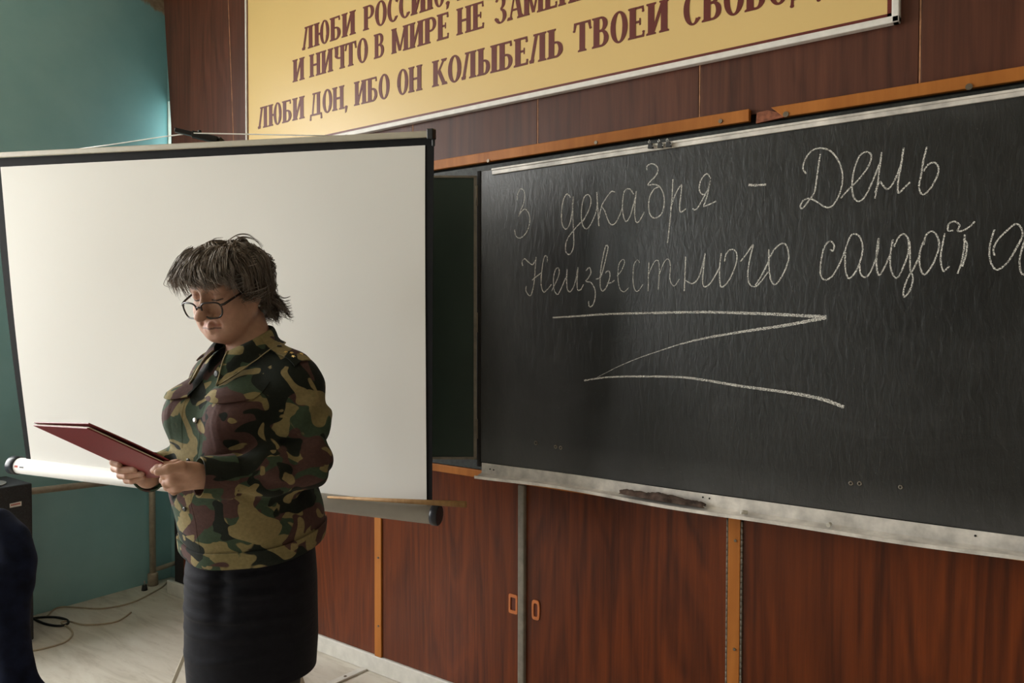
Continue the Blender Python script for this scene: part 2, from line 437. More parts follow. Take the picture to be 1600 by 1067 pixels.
# ------------------------------------------------------------------ the room
YB = 0.146        # true back wall, behind the timber front
XL = -4.08
struct(MB().box((XL - .3, -10.3, -.1), (3.2, YB + .35, 0)).build('floor', M['floor']))
struct(MB().box((XL - .3, -10.3, 3.36), (3.2, YB + .35, 3.46)).build('ceiling', M['ceiling']))
w = MB()
zs = [(-10.3, -6.00), (-4.55, -3.95), (-1.02, YB)]
for a, c in zs: w.box((XL - .3, a, 0), (XL, c, 3.36))
for a, c in WIN:
    w.box((XL - .3, a, 0), (XL, c, WZ0)); w.box((XL - .3, a, WZ1), (XL, c, 3.36))
struct(w.build('wall_left', M['teal']))
for i, (a, c) in enumerate(WIN):
    f = MB()
    for q in (a, a + (c - a) / 3, a + 2 * (c - a) / 3, c):
        qq = min(max(q, a + .03), c - .03)
        f.box((XL - .24, qq - .03, WZ0), (XL - .17, qq + .03, WZ1))
    for z in (WZ0 + .03, 2.35, WZ1 - .03): f.box((XL - .24, a, z - .03), (XL - .17, c, z + .03))
    struct(f.build('window_%d' % (i + 2), M['white_trim']))
w = MB()
GX0, GX1, GZ0, GZ1 = XL - .3, -3.93, 1.35, 2.66     # narrow window behind the timber front
w.box((GX1, YB, 0), (3.2, YB + .3, 3.36))
w.box((GX0, YB, 0), (GX1, YB + .3, GZ0)); w.box((GX0, YB, GZ1), (GX1, YB + .3, 3.36))
struct(w.build('wall_back', M['teal']))
f = MB()
f.box((XL - .04, YB, GZ0), (XL + .006, YB + .04, GZ1)); f.box((GX1 - .03, YB + .12, GZ0), (GX1, YB + .16, GZ1))
f.box((GX0, YB + .12, GZ0), (GX1, YB + .16, GZ0 + .03)); f.box((GX0, YB + .12, GZ1 - .03), (GX1, YB + .16, GZ1))
struct(f.build('window_1', M['white_trim']))
struct(MB().box((3.1, -10.3, 0), (3.3, YB + .35, 3.36)).build('wall_right', M['room_wall']))
struct(MB().box((XL - .3, -10.5, 0), (3.2, -10.3, 3.36)).build('wall_rear', M['rear_wall']))
# timber front on which panels and board hang; near-black paints shade in the gaps
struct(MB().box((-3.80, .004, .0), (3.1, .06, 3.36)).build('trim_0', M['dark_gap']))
struct(MB().box((-3.85, -.014, .0), (3.1, .004, .072)).build('baseboard_back', M['white_trim'], bevel=.004))

# upper veneer panels (the leftmost hangs crooked)
YF = 0.0
def panel(x0, x1, z0, z1, name='trim_1', skew=None, mat=None, edge=True):
    q = skew or [(x0, YF, z0), (x1, YF, z0), (x1, YF, z1), (x0, YF, z1)]
    o = struct(MB().slab(q, (0, -1, 0), .008).build(name, mat or M['wood_up'], bevel=.0015))
    return o
panel(0, 0, 0, 0, 'trim_1', [(-3.742, YF, 2.03), (-3.228, YF, 2.03), (-3.295, YF, 3.30), (-3.858, YF, 3.30)])
panel(0, 0, 0, 0, 'trim_2', [(-3.222, YF, 2.03), (-2.662, YF, 2.03), (-2.662, YF, 3.30), (-3.289, YF, 3.30)])
xs = [-2.656, -2.074, -1.490, -.908, -.323, .262, .85, 1.44, 2.03, 2.62, 3.09]
for i in range(len(xs) - 1):
    panel(xs[i] + .004, xs[i + 1] - .002, 2.03, 3.30, 'trim_%d' % (i + 3))
g = MB()
for x in xs[:-1]: g.box((x - .0005, YF - .0085, 2.03), (x + .0035, YF, 3.30))
g.slab([(-3.2265, YF, 2.03), (-3.2225, YF, 2.03), (-3.2895, YF, 3.30), (-3.2935, YF, 3.30)], (0, -1, 0), .0083)
struct(g.build('trim_14', M['groove']))

# ------------------------------------------------------------------ orange rail above the board, broken once
def screws(parent, pts, r=.006, y=-.026, n=(0, -1, 0)):
    for x, z in pts:
        keep(MB().disc((x, y, z), n, r, .003, 12).build('screw', M['screw']), parent)
tr = thing('wooden_rail', 'long orange pine rail above the blackboard left of the break', 'wooden rail', (-1.9, -.02, 2.02))
keep(MB().box((-2.62, -.026, 2.008), (-.751, -.008, 2.043)).build('rail_strip', M['trim'], bevel=.002), tr)
screws(tr, [(-1.2491,2.015), (-1.6884,2.0103), (-0.8343,2.0202)], .006)
tr = thing('wooden_rail', 'orange pine rail above the blackboard right of the break, chipped end', 'wooden rail', (.5, -.02, 2.02))
keep(MB().slab([(-.655, -.008, 2.005), (2.4, -.008, 2.005), (2.4, -.008, 2.040), (-.690, -.008, 2.037)], (0, -1, 0), .018).build('rail_strip', M['trim'], bevel=.002), tr)
keep(MB().slab([(-.733, -.008, 2.000), (-.655, -.008, 2.006), (-.668, -.008, 2.020), (-.700, -.008, 2.032), (-.731, -.008, 2.030)], (0, -1, 0), .012).build('torn_veneer', M['raw']), tr)
screws(tr, [(-0.6477,2.0105), (-0.2113,2.008)], .008)

# ------------------------------------------------------------------ built-in cupboard under the board
cab = thing('built_in_cupboard', 'long reddish brown built-in cupboard with plain doors below the blackboard', 'cupboard', (-1.0, 0, 0))
def cabpart(mb, name, mat, bevel=0.0, parent=None, label=None):
    o = mb.build(name, mat, bevel=bevel)
    if label: o['label'] = label
    if parent is None: return keep(o, cab)
    o.parent = parent; return o
CT = .868
def door(x0, x1, i): return cabpart(MB().box((x0, -.006, .074), (x1, .004, CT)), 'door', M['wood_lo'][i], .0015)
door(-3.70, -2.285, 1); dl = door(-2.247, -1.562, 0); dm = door(-1.534, -.812, 2); dr = door(-.764, .20, 3); door(.25, .95, 1); door(.99, 1.9, 0); door(1.94, 3.08, 2)
def recess(x0, x1, z0, z1, parent, rounded):
    cx, cz, hx, hz = (x0 + x1) / 2, (z0 + z1) / 2, (x1 - x0) / 2, (z1 - z0) / 2
    N = 28; out = []; inn = []
    for k in range(N):
        a = 2 * PI * k / N; e = .45 if rounded else .22
        ca, sa = math.cos(a), math.sin(a)
        px = math.copysign(abs(ca) ** e, ca); pz = math.copysign(abs(sa) ** e, sa)
        out.append((cx + hx * px, cz + hz * pz)); inn.append((cx + (hx - .0075) * px, cz + (hz - .011) * pz))
    mb = MB(); vs = []
    for (a, c) in out: vs.append((a, -.0062, c))
    for (a, c) in out: vs.append((a, -.0105, c))
    for (a, c) in inn: vs.append((a, -.0105, c))
    for (a, c) in inn: vs.append((a, -.0064, c))
    fs = []
    for r in range(3):
        for k in range(N): fs.append((r * N + k, r * N + (k + 1) % N, (r + 1) * N + (k + 1) % N, (r + 1) * N + k))
    mb.add(vs, fs)
    h = cabpart(mb, 'handle', M['handle'], 0, parent, 'orange plastic recessed finger pull')
    cup = MB().add([(a, -.0066, c) for a, c in inn], [tuple(range(N))[::-1]])
    cabpart(cup, 'handle_recess', M['handle_in'], 0, parent)
M['handle'] = simple('orange_handle', lin((196, 112, 58)), .4, var=.08)
M['handle_in'] = simple('handle_recess_dark', lin((96, 40, 18)), .6)
recess(-1.607, -1.569, .402, .471, dl, False); recess(-1.507, -1.475, .402, .471, dm, True)
def batten(x0, x1, hinge=True):
    o = cabpart(MB().box((x0, -.013, .072), (x1, .004, CT)), 'batten', M['trim'], .0015, None, 'orange pine batten')
    for z in (.20, .48, .80):
        cabpart(MB().disc(((x0 + x1) / 2 + .004, -.0128, z), (0, -1, 0), .0042, .003, 12), 'screw', M['screw'], 0, o)
    return o
b1 = batten(-2.285, -2.247); b2 = batten(-.806, -.770); batten(.20, .25); batten(.95, .99); batten(1.9, 1.94)
for x in (-.8095, -.7665):
    hg = MB(); z = .085
    while z < CT - .02:
        hg.tube([(x, -.0085, z), (x, -.0085, z + .0165)], .0036, 8); z += .018
    cabpart(hg, 'piano_hinge', M['grey_paint'], 0)
cabpart(MB().box((-1.562, -.020, .072), (-1.534, .004, CT)), 'post', M['grey_paint'], .005, None, 'grey painted metal post')
cabpart(MB().box((-3.78, -.012, CT), (3.08, .004, .897)), 'top_rail', M['trim'], .002, None, 'orange pine strip along the top')

# ------------------------------------------------------------------ blackboard
bb = thing('blackboard', 'large black chalkboard with handwritten white chalk lines above the cupboard', 'blackboard', (-.2, -.03, .9))
def bpart(mb, name, mat, bevel=0.0, label=None, parent=None):
    o = mb.build(name, mat, bevel=bevel)
    if label: o['label'] = label
    if parent is not None: o.parent = parent; return o
    return keep(o, bb)
bpart(MB().box((-2.6, -.012, .90), (2.0, -.008, 1.999)), 'backing_panel', M['back_strip'])
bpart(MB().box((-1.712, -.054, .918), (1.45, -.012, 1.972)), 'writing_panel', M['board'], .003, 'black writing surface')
st = bpart(MB().slab([(-1.645, -.054, 1.951), (1.42, -.054, 1.968), (1.42, -.054, 1.978), (-1.645, -.054, 1.968)], (0, -1, 0), .008).slab([(-1.645, -.054, 1.965), (1.42, -.054, 1.976), (1.42, -.054, 1.982), (-1.645, -.054, 1.972)], (0, -1, 0), .012), 'top_strip', M['alu'], .0012, 'scuffed aluminium strip')
fr = MB().box((-1.714, -.058, .920), (-1.700, -.046, 1.972)).box((-1.70, -.058, .922), (1.45, -.046, .938))
bpart(fr, 'frame', M['dark_gap'], .002)
# chalk tray: aluminium angle, sagging a little to the left of the middle
nx = 60; prof = [(-.056, .937), (-.060, .937), (-.061, .902), (-.098, .893), (-.1005, .899), (-.1035, .899), (-.102, .889), (-.056, .897)]
G = []
for i in range(nx + 1):
    x = -1.690 + (1.45 + 1.690) * i / nx
    sag = .004 * math.sin((x + 1.7) * 4.6) + .0025 * math.sin(x * 9 + 1)
    G.append([(x, py, pz + (sag if py < -.07 else sag * .25)) for py, pz in prof + prof[:1]])
tray = bpart(MB().grid(np.array(G), False), 'chalk_tray', M['alu'], 0, 'dented aluminium chalk tray')
for px, pz in ((-1.652, .918), (-1.636, .917), (-.865, .925), (-.845, .924), (-.18, .925)):
    bpart(MB().disc((px, -.0598, pz), (0, -1, 0), .0026, .0022, 10), 'rivet', M['dark_gap'], 0, None, tray)
for (px, pz), r_ in (((-1.461,1.0278), .0075), ((-1.3812,1.0224), .0068), ((-1.361,1.0212), .0068), ((-0.4618,1.0154), .0062), ((-0.4408,1.0172), .0062), ((-0.3444,1.0203), .0058)):
    pts = [(px + math.cos(a) * r_ * .72, -.0553, pz + math.sin(a) * r_ * .72) for a in np.linspace(0, 2 * PI, 15)[:-1]]
    bpart(MB().loop_tube(pts, r_ * .27, 6), 'hole_rim', M['grey_paint'])
# hinged side wing, swung out into the room behind the screen
HX, HY = -1.722, -.045; wd = Vector((-.8090, -.5878, 0)); wn = Vector((.5878, -.8090, 0))
def wing_pt(s, z, o=0.): return Vector((HX, HY, 0)) + wd * s + wn * o + Vector((0, 0, z))
wg = bpart(MB().slab([wing_pt(.008, .952), wing_pt(.72, .952), wing_pt(.72, 1.950), wing_pt(.008, 1.950)], wn, .012), 'wing', M['wing'], .002, 'dark green hinged side wing')
fr = MB()
for s0, s1, z0, z1 in ((.002, .013, .945, 1.955), (.71, .722, .945, 1.955), (.002, .722, .945, .954), (.002, .722, 1.948, 1.956)):
    fr.slab([wing_pt(s0, z0), wing_pt(s1, z0), wing_pt(s1, z1), wing_pt(s0, z1)], wn, .016)
bpart(fr, 'wing_frame', M['grey_paint'], .001, None, wg)
for z in (1.02, 1.40, 1.85): bpart(MB().tube([(HX + .006, HY - .012, z), (HX + .006, HY - .012, z + .07)], .006, 10), 'hinge', M['grey_paint'])
# chalk handwriting: strokes, like the sign, screen and cable points, baked from image pixels
rng = random.Random(4)
def smooth_path(P, n=9):
    P = [np.array(p, float) for p in P]
    if len(P) < 3: return [P[0] + (P[-1] - P[0]) * t for t in np.linspace(0, 1, 12)]
    out = []
    for i in range(len(P) - 1):
        p0 = P[max(i - 1, 0)]; p1 = P[i]; p2 = P[i + 1]; p3 = P[min(i + 2, len(P) - 1)]
        for t in np.linspace(0, 1, n, endpoint=False):
            out.append(.5 * ((2 * p1) + (-p0 + p2) * t + (2 * p0 - 5 * p1 + 4 * p2 - p3) * t * t + (-p0 + 3 * p1 - 3 * p2 + p3) * t ** 3))
    out.append(P[-1]); return out
def chalk(mb, P, w0=.0035, w1=None, n=9):
    path = smooth_path(P, n); k = len(path); w1 = w0 if w1 is None else w1
    y = -.0543 - .00002 * (len(mb.v) % 97) / 97 * 10
    L = []; R = []
    for i, p in enumerate(path):
        t = path[min(i + 1, k - 1)] - path[max(i - 1, 0)]; t = t / (np.linalg.norm(t) + 1e-9); nn = np.array([-t[1], t[0]])
        w = (w0 + (w1 - w0) * i / (k - 1)) * (.8 + .4 * rng.random()) / 2
        L.append((p[0] + nn[0] * w, y, p[1] + nn[1] * w)); R.append((p[0] - nn[0] * w, y, p[1] - nn[1] * w))
    mb.add(L + R, [(i, i + 1, k + i + 1, k + i) for i in range(k - 1)])
c = MB()
for s in (
    [(-1.5417,1.8531),(-1.5396,1.873),(-1.5277,1.8901),(-1.5137,1.8835),(-1.5101,1.8616),(-1.5149,1.8393),(-1.5254,1.8202),(-1.5359,1.7983),(-1.5254,1.8117),(-1.51,1.8206),(-1.4946,1.8074),(-1.4883,1.7831),(-1.4945,1.7552),(-1.5097,1.7335),(-1.5308,1.7235),(-1.5471,1.7331),(-1.5521,1.7536)],): chalk(c, s)
bpart(c, 'chalk_writing', M['chalk']); c = MB()
for s in (
    [(-1.326,1.8414),(-1.3409,1.8554),(-1.3551,1.8359),(-1.3614,1.798),(-1.3593,1.7594),(-1.3449,1.7407),(-1.3302,1.7572),(-1.3213,1.7947),(-1.3183,1.8325),(-1.3164,1.8432),(-1.3188,1.8053),(-1.3173,1.7617),(-1.3146,1.7179),(-1.3157,1.6799),(-1.3297,1.6577),(-1.3446,1.6678),(-1.3447,1.6925),(-1.3351,1.7138),(-1.3159,1.7344),(-1.2906,1.757)],
    [(-1.2906,1.757),(-1.2781,1.7652),(-1.2564,1.8),(-1.2504,1.8262),(-1.2598,1.8448),(-1.2753,1.8393),(-1.2846,1.8078),(-1.2857,1.7701),(-1.278,1.7452),(-1.2654,1.7362),(-1.25,1.7512),(-1.2317,1.7872),(-1.2269,1.8187)],
    [(-1.2289,1.8509),(-1.2269,1.8187),(-1.2243,1.7866),(-1.221,1.7411)],
    [(-1.2212,1.765),(-1.2104,1.8066),(-1.1924,1.8314),(-1.1775,1.8468),(-1.1638,1.8444)],
    [(-1.2104,1.8013),(-1.2012,1.7899),(-1.1921,1.768),(-1.183,1.7489),(-1.171,1.7427),(-1.1562,1.7547),(-1.1387,1.7899)],
    [(-1.0984,1.8302),(-1.1129,1.8487),(-1.1303,1.8437),(-1.1371,1.8106),(-1.1357,1.774),(-1.1256,1.7498),(-1.1123,1.7617),(-1.0999,1.7968),(-1.0914,1.827)],
    [(-1.0898,1.8397),(-1.0936,1.8066),(-1.0951,1.7706),(-1.0892,1.7444),(-1.0778,1.7487),(-1.0627,1.7731)],
    [(-1.0545,1.8999),(-1.0535,1.9125),(-1.0367,1.9171),(-1.0211,1.9071),(-1.0188,1.8907),(-1.0281,1.8766),(-1.042,1.8654),(-1.0503,1.8536),(-1.0307,1.8541),(-1.0113,1.8445),(-0.9985,1.8181),(-0.9972,1.7878),(-1.0053,1.7633),(-1.0245,1.7522),(-1.0412,1.7611),(-1.0481,1.7872),(-1.0444,1.8174),(-1.0306,1.8389),(-1.0141,1.8448)],
    [(-0.9691,1.8626),(-0.9714,1.8154),(-0.9753,1.7658),(-0.9804,1.7161),(-0.9855,1.6738)],
    [(-0.9765,1.7759),(-0.9623,1.8146),(-0.9464,1.8403),(-0.9411,1.8423),(-0.9436,1.8128),(-0.9476,1.7784),(-0.9432,1.7631),(-0.9274,1.7717)],
    [(-0.8516,1.8523),(-0.8634,1.8672),(-0.8786,1.8552),(-0.8862,1.8341),(-0.8835,1.8167),(-0.8731,1.8084),(-0.8605,1.8193),(-0.8531,1.8476),(-0.8604,1.8096),(-0.8678,1.786),(-0.8703,1.7741),(-0.8349,1.7854)],
    [(-0.868,1.8079),(-0.8832,1.7825),(-0.896,1.7665),(-0.9064,1.7699)]): chalk(c, s)
bpart(c, 'chalk_writing', M['chalk']); c = MB()
for s in ([(-0.7408,1.8224),(-0.7185,1.8191),(-0.6914,1.8182)],): chalk(c, s, .0060)
bpart(c, 'chalk_writing', M['chalk']); c = MB()
for s in (
    [(-0.584,1.8358),(-0.5926,1.8512),(-0.5882,1.8724),(-0.5721,1.8943),(-0.5491,1.8999),(-0.5217,1.8878),(-0.5011,1.857),(-0.4918,1.8184),(-0.498,1.7768),(-0.5156,1.7454),(-0.5336,1.7423),(-0.5567,1.7587),(-0.5754,1.769),(-0.5917,1.7643),(-0.5986,1.7504),(-0.5929,1.7441),(-0.5753,1.7652),(-0.5617,1.7878),(-0.5552,1.8349),(-0.5489,1.8842)],
    [(-0.4956,1.7625),(-0.476,1.784),(-0.4501,1.8091),(-0.4289,1.839),(-0.4228,1.8635),(-0.4336,1.875),(-0.4508,1.867),(-0.4634,1.8338),(-0.4682,1.7972),(-0.4648,1.7642),(-0.4515,1.75),(-0.4366,1.7615),(-0.4199,1.7967),(-0.4035,1.8406)],
    [(-0.3988,1.8696),(-0.4033,1.8269),(-0.4071,1.7907),(-0.413,1.7538)],
    [(-0.4132,1.7685),(-0.403,1.7949),(-0.3944,1.7848),(-0.3839,1.7747),(-0.3696,1.7913),(-0.3537,1.8346),(-0.3481,1.8743)],
    [(-0.3493,1.8699),(-0.3536,1.8301),(-0.3593,1.7947),(-0.3589,1.7631),(-0.3448,1.7752),(-0.3328,1.7865)],
    [(-0.2968,1.8697),(-0.3035,1.8374),(-0.3089,1.7982),(-0.3126,1.7719),(-0.3044,1.7533),(-0.2887,1.7651),(-0.2735,1.7943),(-0.2707,1.8158),(-0.2798,1.8292),(-0.2935,1.8251),(-0.3031,1.8108)]): chalk(c, s, .0038)
bpart(c, 'chalk_writing', M['chalk'])
c = MB()
for s in (
    [(-1.5178,1.6284),(-1.52,1.6428),(-1.5095,1.652),(-1.492,1.6387),(-1.4761,1.6312),(-1.4631,1.6487)],
    [(-1.4625,1.6554),(-1.4664,1.6093),(-1.4711,1.5642),(-1.4848,1.5259),(-1.5036,1.5423),(-1.5022,1.5594)],
    [(-1.478,1.5786),(-1.4575,1.592),(-1.4391,1.6026)],
    [(-1.417,1.6353),(-1.4184,1.6549),(-1.4298,1.6527),(-1.4391,1.6082),(-1.4417,1.5634),(-1.4321,1.5378),(-1.4167,1.5459),(-1.4,1.5622)],
    [(-1.3999,1.5399),(-1.3867,1.5618),(-1.3704,1.5945),(-1.3725,1.614),(-1.3836,1.6117),(-1.3921,1.5842),(-1.39,1.5452),(-1.3767,1.5283),(-1.3636,1.5446),(-1.3443,1.5826)],
    [(-1.3392,1.6099),(-1.341,1.577),(-1.3376,1.5439),(-1.3247,1.5371),(-1.3088,1.5651),(-1.2976,1.6137),(-1.3012,1.5757),(-1.2991,1.543),(-1.2865,1.5427),(-1.2771,1.5587)],
    [(-1.2679,1.6016),(-1.2555,1.6119),(-1.2492,1.5956),(-1.2584,1.5797),(-1.2677,1.5682),(-1.249,1.5633),(-1.2347,1.5414),(-1.2333,1.5146),(-1.2425,1.4906),(-1.2549,1.487),(-1.2581,1.5043)],
    [(-1.2306,1.5735),(-1.2123,1.5835),(-1.1973,1.6308),(-1.1879,1.6726),(-1.1964,1.6763),(-1.2059,1.6418),(-1.2136,1.5996),(-1.2151,1.5516),(-1.2059,1.5354),(-1.1909,1.551),(-1.1802,1.5824),(-1.1851,1.5985),(-1.1971,1.5926)],
    [(-1.1909,1.5589),(-1.1759,1.5611),(-1.164,1.5687)],
    [(-0.9273,1.6307),(-0.9285,1.5836),(-0.9308,1.529)],
    [(-0.9284,1.5613),(-0.9046,1.5507),(-0.884,1.5721),(-0.8666,1.635)],
    [(-0.8666,1.6374),(-0.8713,1.5913),(-0.8736,1.5522),(-0.8658,1.5398),(-0.8471,1.5539),(-0.8232,1.5942)],
    [(-0.8186,1.6349),(-0.8232,1.5845),(-0.8178,1.5385),(-0.7932,1.5594),(-0.774,1.6064),(-0.7743,1.635),(-0.789,1.6444),(-0.8037,1.6317),(-0.8084,1.6104)],
    [(-0.7619,1.6083),(-0.7452,1.6287),(-0.7264,1.6536),(-0.7332,1.6234),(-0.74,1.5813),(-0.7373,1.5482),(-0.7205,1.5359),(-0.7019,1.5518),(-0.6835,1.5768)]): chalk(c, s)
for s in (
    [(-1.1552,1.5815),(-1.1405,1.5967),(-1.1289,1.6224),(-1.1348,1.632),(-1.1483,1.618),(-1.1522,1.5814),(-1.1461,1.5445),(-1.1313,1.5311),(-1.1139,1.5437)],
    [(-1.077,1.62),(-1.0856,1.6282),(-1.097,1.6106),(-1.0996,1.5692),(-1.0936,1.538),(-1.0821,1.5325),(-1.0652,1.5527)],
    [(-1.0459,1.6186),(-1.0473,1.5778),(-1.0481,1.5318)],
    [(-1.0468,1.5829),(-1.0291,1.6179),(-1.0153,1.6223),(-1.0112,1.5918),(-1.0147,1.5361)],
    [(-1.0133,1.5766),(-0.996,1.6164),(-0.9824,1.6259),(-0.9752,1.6054),(-0.9766,1.5653),(-0.9629,1.5448),(-0.947,1.5643)]): chalk(c, s, .0024)
for s in (
    [(-0.7188,1.5402),(-0.6989,1.5721),(-0.6804,1.6112)],
    [(-0.6822,1.6386),(-0.6817,1.5964),(-0.6764,1.5564),(-0.6639,1.5412),(-0.6446,1.5652),(-0.6281,1.6088),(-0.6333,1.6433),(-0.6455,1.6529),(-0.6649,1.6402),(-0.6795,1.6162)],
    ): chalk(c, s, .0038)
bpart(c, 'chalk_writing', M['chalk']); c = MB()
for s in (
    [(-0.521,1.6298),(-0.5133,1.626),(-0.5112,1.6411),(-0.5213,1.6512),(-0.5348,1.6377),(-0.5435,1.6),(-0.5445,1.5665),(-0.5338,1.5494),(-0.5135,1.5606),(-0.4916,1.6023),(-0.4744,1.653),(-0.4636,1.6663),(-0.4483,1.6583),(-0.4406,1.6277),(-0.4475,1.5909),(-0.4602,1.5634),(-0.4746,1.5522),(-0.4824,1.5783),(-0.4829,1.6206)],
    [(-0.4474,1.5862),(-0.445,1.5629),(-0.4319,1.5531),(-0.4172,1.5757),(-0.405,1.6165),(-0.4033,1.6508),(-0.4071,1.6166),(-0.4066,1.5753),(-0.4001,1.5576),(-0.3877,1.5791),(-0.3748,1.6104)],
    [(-0.3698,1.6464),(-0.3755,1.6059),(-0.373,1.5694),(-0.3603,1.5485),(-0.3463,1.5728),(-0.3346,1.6128),(-0.335,1.6443),(-0.3454,1.6584),(-0.3575,1.6502),(-0.3675,1.6281)],
    [(-0.3317,1.6396),(-0.3305,1.6036),(-0.3292,1.5676),(-0.3233,1.5495),(-0.3274,1.5227),(-0.3413,1.5005),(-0.344,1.5163),(-0.3358,1.5454),(-0.322,1.5718),(-0.3084,1.6025)],
    [(-0.2989,1.642),(-0.3085,1.6114),(-0.308,1.5757),(-0.2978,1.5553),(-0.2804,1.579),(-0.2673,1.618),(-0.2696,1.6446),(-0.2815,1.6608),(-0.2951,1.6528),(-0.3008,1.6288)],
    [(-0.2542,1.6545),(-0.2596,1.6264),(-0.263,1.5914),(-0.2568,1.5626),(-0.2443,1.5739)],
    [(-0.2371,1.6599),(-0.2478,1.6606),(-0.2468,1.6758),(-0.2354,1.6815),(-0.2239,1.672),(-0.2276,1.6592),(-0.2181,1.6577),(-0.2032,1.6661),(-0.1923,1.6782)],
    [(-0.2123,1.6495),(-0.2137,1.615),(-0.2189,1.5807),(-0.2261,1.5549)],
    [(-0.2159,1.6368),(-0.2079,1.6277),(-0.2091,1.6018),(-0.2169,1.5719)],
    [(-0.1518,1.6561),(-0.1603,1.6206),(-0.1598,1.5865),(-0.1468,1.5613),(-0.1256,1.5765),(-0.1084,1.6092),(-0.0966,1.6377),(-0.1004,1.6587),(-0.111,1.6658),(-0.1267,1.6522),(-0.1442,1.6323),(-0.1529,1.6117),(-0.1509,1.5946)],
    [(-0.0846,1.6493),(-0.0945,1.6167),(-0.101,1.5837),(-0.0989,1.5565),(-0.0921,1.5479),(-0.0799,1.562)]): chalk(c, s, .0038)
bpart(c, 'chalk_writing', M['chalk'])
c = MB()
chalk(c, [(-1.3955,1.4514),(-1.2916,1.4566),(-1.1858,1.4622),(-1.0206,1.465),(-0.8682,1.4661),(-0.7271,1.4617),(-0.6603,1.4587),(-0.5278,1.451)], .0050, .0082, 30)
chalk(c, [(-0.5278,1.4503),(-0.6276,1.4297),(-0.7609,1.4089),(-0.8676,1.3898),(-0.9422,1.3717)], .0090, .0040, 30)
chalk(c, [(-0.9422,1.3717),(-1.0598,1.3328),(-1.1422,1.3005),(-1.1848,1.28),(-1.2238,1.2608)], .0028, .0012, 30)
chalk(c, [(-1.2726,1.2479),(-1.1847,1.2625),(-1.0594,1.2701),(-0.9415,1.273),(-0.8666,1.2678),(-0.7595,1.2556),(-0.6582,1.2473),(-0.5937,1.241),(-0.5314,1.2304),(-0.4813,1.2138)], .0042, .0092, 30)
bpart(c, 'chalk_flourish', M['chalk'], 0, 'bold chalk underline shaped like a wide zigzag')

# little clips on the aluminium strip
for i, (x, z) in enumerate(((-1.0326,1.9699), (-1.0011,1.9676), (-0.9743,1.9668))):
    k = thing('bulldog_clip', ('leftmost', 'middle', 'rightmost')[i] + ' of three tiny dark clips on the strip above the blackboard', 'clip', (x, -.066, z), 0, 'clips on the board strip')
    mb = MB().slab([(-.010, -.002, -.010), (.008, -.002, -.012), (.004, -.002, .004), (-.008, -.002, .004)], (0, -1, 0), .008)
    mb.build('jaw', M['black_plastic'], k, .001)
    MB().tube([(-.006, -.005, .003), (-.009, -.006, .010), (-.006, -.006, .016), (-.003, -.006, .010), (-.005, -.005, .003)], .0011, 6).build('wire_arm', M['steel'], k)
    MB().tube([(.002, -.006, -.002), (.009, -.010, -.006), (.011, -.010, -.001), (.003, -.006, .001)], .0011, 6).build('wire_arm', M['steel'], k)
# rag and chalk bits on the tray
nu, nv = 46, 9; G = np.zeros((nu, nv, 3)); rr = np.random.RandomState(3)
for i in range(nu):
    u = i / (nu - 1); x = -1.125 + .275 * u
    hgt = (.008 + .010 * math.sin(u * PI) ** .5) * (.9 + .12 * math.sin(u * 13 + 1))
    wid = .017 * (.55 + .45 * math.sin(u * PI) ** .4)
    for j in range(nv):
        a = PI * j / (nv - 1)
        G[i, j] = (x + .003 * math.sin(j * 2.1 + u * 9), -.0805 + wid * math.cos(a) + .002 * math.sin(u * 31), .9045 + .004 * math.sin((x + 1.7) * 4.6) + hgt * math.sin(a) * (1 + .25 * rr.rand()))
tag(MB().grid(G, True).build('board_rag', M['rag']), 'crumpled dusty brown rag lying in the chalk tray', 'rag')
for i, (x, z, s) in enumerate(((-0.7346,0.9049) + (.010,), (-0.5075,0.9021) + (.009,))):
    mb = MB().tube([(-s, 0, 0), (-s * .4, 0.001, .001), (s, 0, 0)], [.0055, .006, .005], 9)
    o = mb.build('chalk_stub', M['chalk_solid']); o.location = (x, -.084, .9042 + (.001 if i else .0)); o.rotation_euler = (0, 0, .5 + i)
    tag(o, ('small grey chalk stub in the tray just right of the rag', 'small white chalk stub in the tray, farther right from the rag')[i], 'chalk', 'chalk stubs in the tray')

# ------------------------------------------------------------------ banner sign with lettering
sg = thing('banner_sign', 'large cream yellow sign with maroon Cyrillic verses above the blackboard', 'sign', (-1.7, -.01, 2.2))
def spart(mb, name, mat, bevel=0.0, label=None):
    o = mb.build(name, mat, bevel=bevel)
    if label: o['label'] = label
    return keep(o, sg)
SX0, SX1, SZ0, SZ1 = -3.108, -.366, 2.199, 3.28
spart(MB().box((SX0 + .004, -.026, SZ0 + .004), (SX1 - .004, -.009, SZ1)), 'board', M['banner'])
fr = MB()
for a, c_ in (((SX0, -.034, SZ0), (SX0 + .010, -.009, SZ1)), ((SX1 - .018, -.034, SZ0), (SX1, -.009, SZ1)), ((SX0, -.034, SZ0), (SX1, -.009, SZ0 + .018)), ((SX0, -.034, SZ1 - .018), (SX1, -.009, SZ1))):
    fr.box(a, c_)
spart(fr, 'frame', M['frame_alu'], .003, 'silver metal frame')
ln = MB()
for a, c_ in (((SX0 + .010, -.0275, SZ0), (SX0 + .014, -.026, SZ1)), ((SX1 - .029, -.0275, SZ0), (SX1 - .016, -.026, SZ1)), ((SX0, -.0275, SZ0 + .018), (SX1 - .01, -.026, SZ0 + .027))):
    ln.box(a, c_)
spart(ln, 'border_line', M['maroon'])

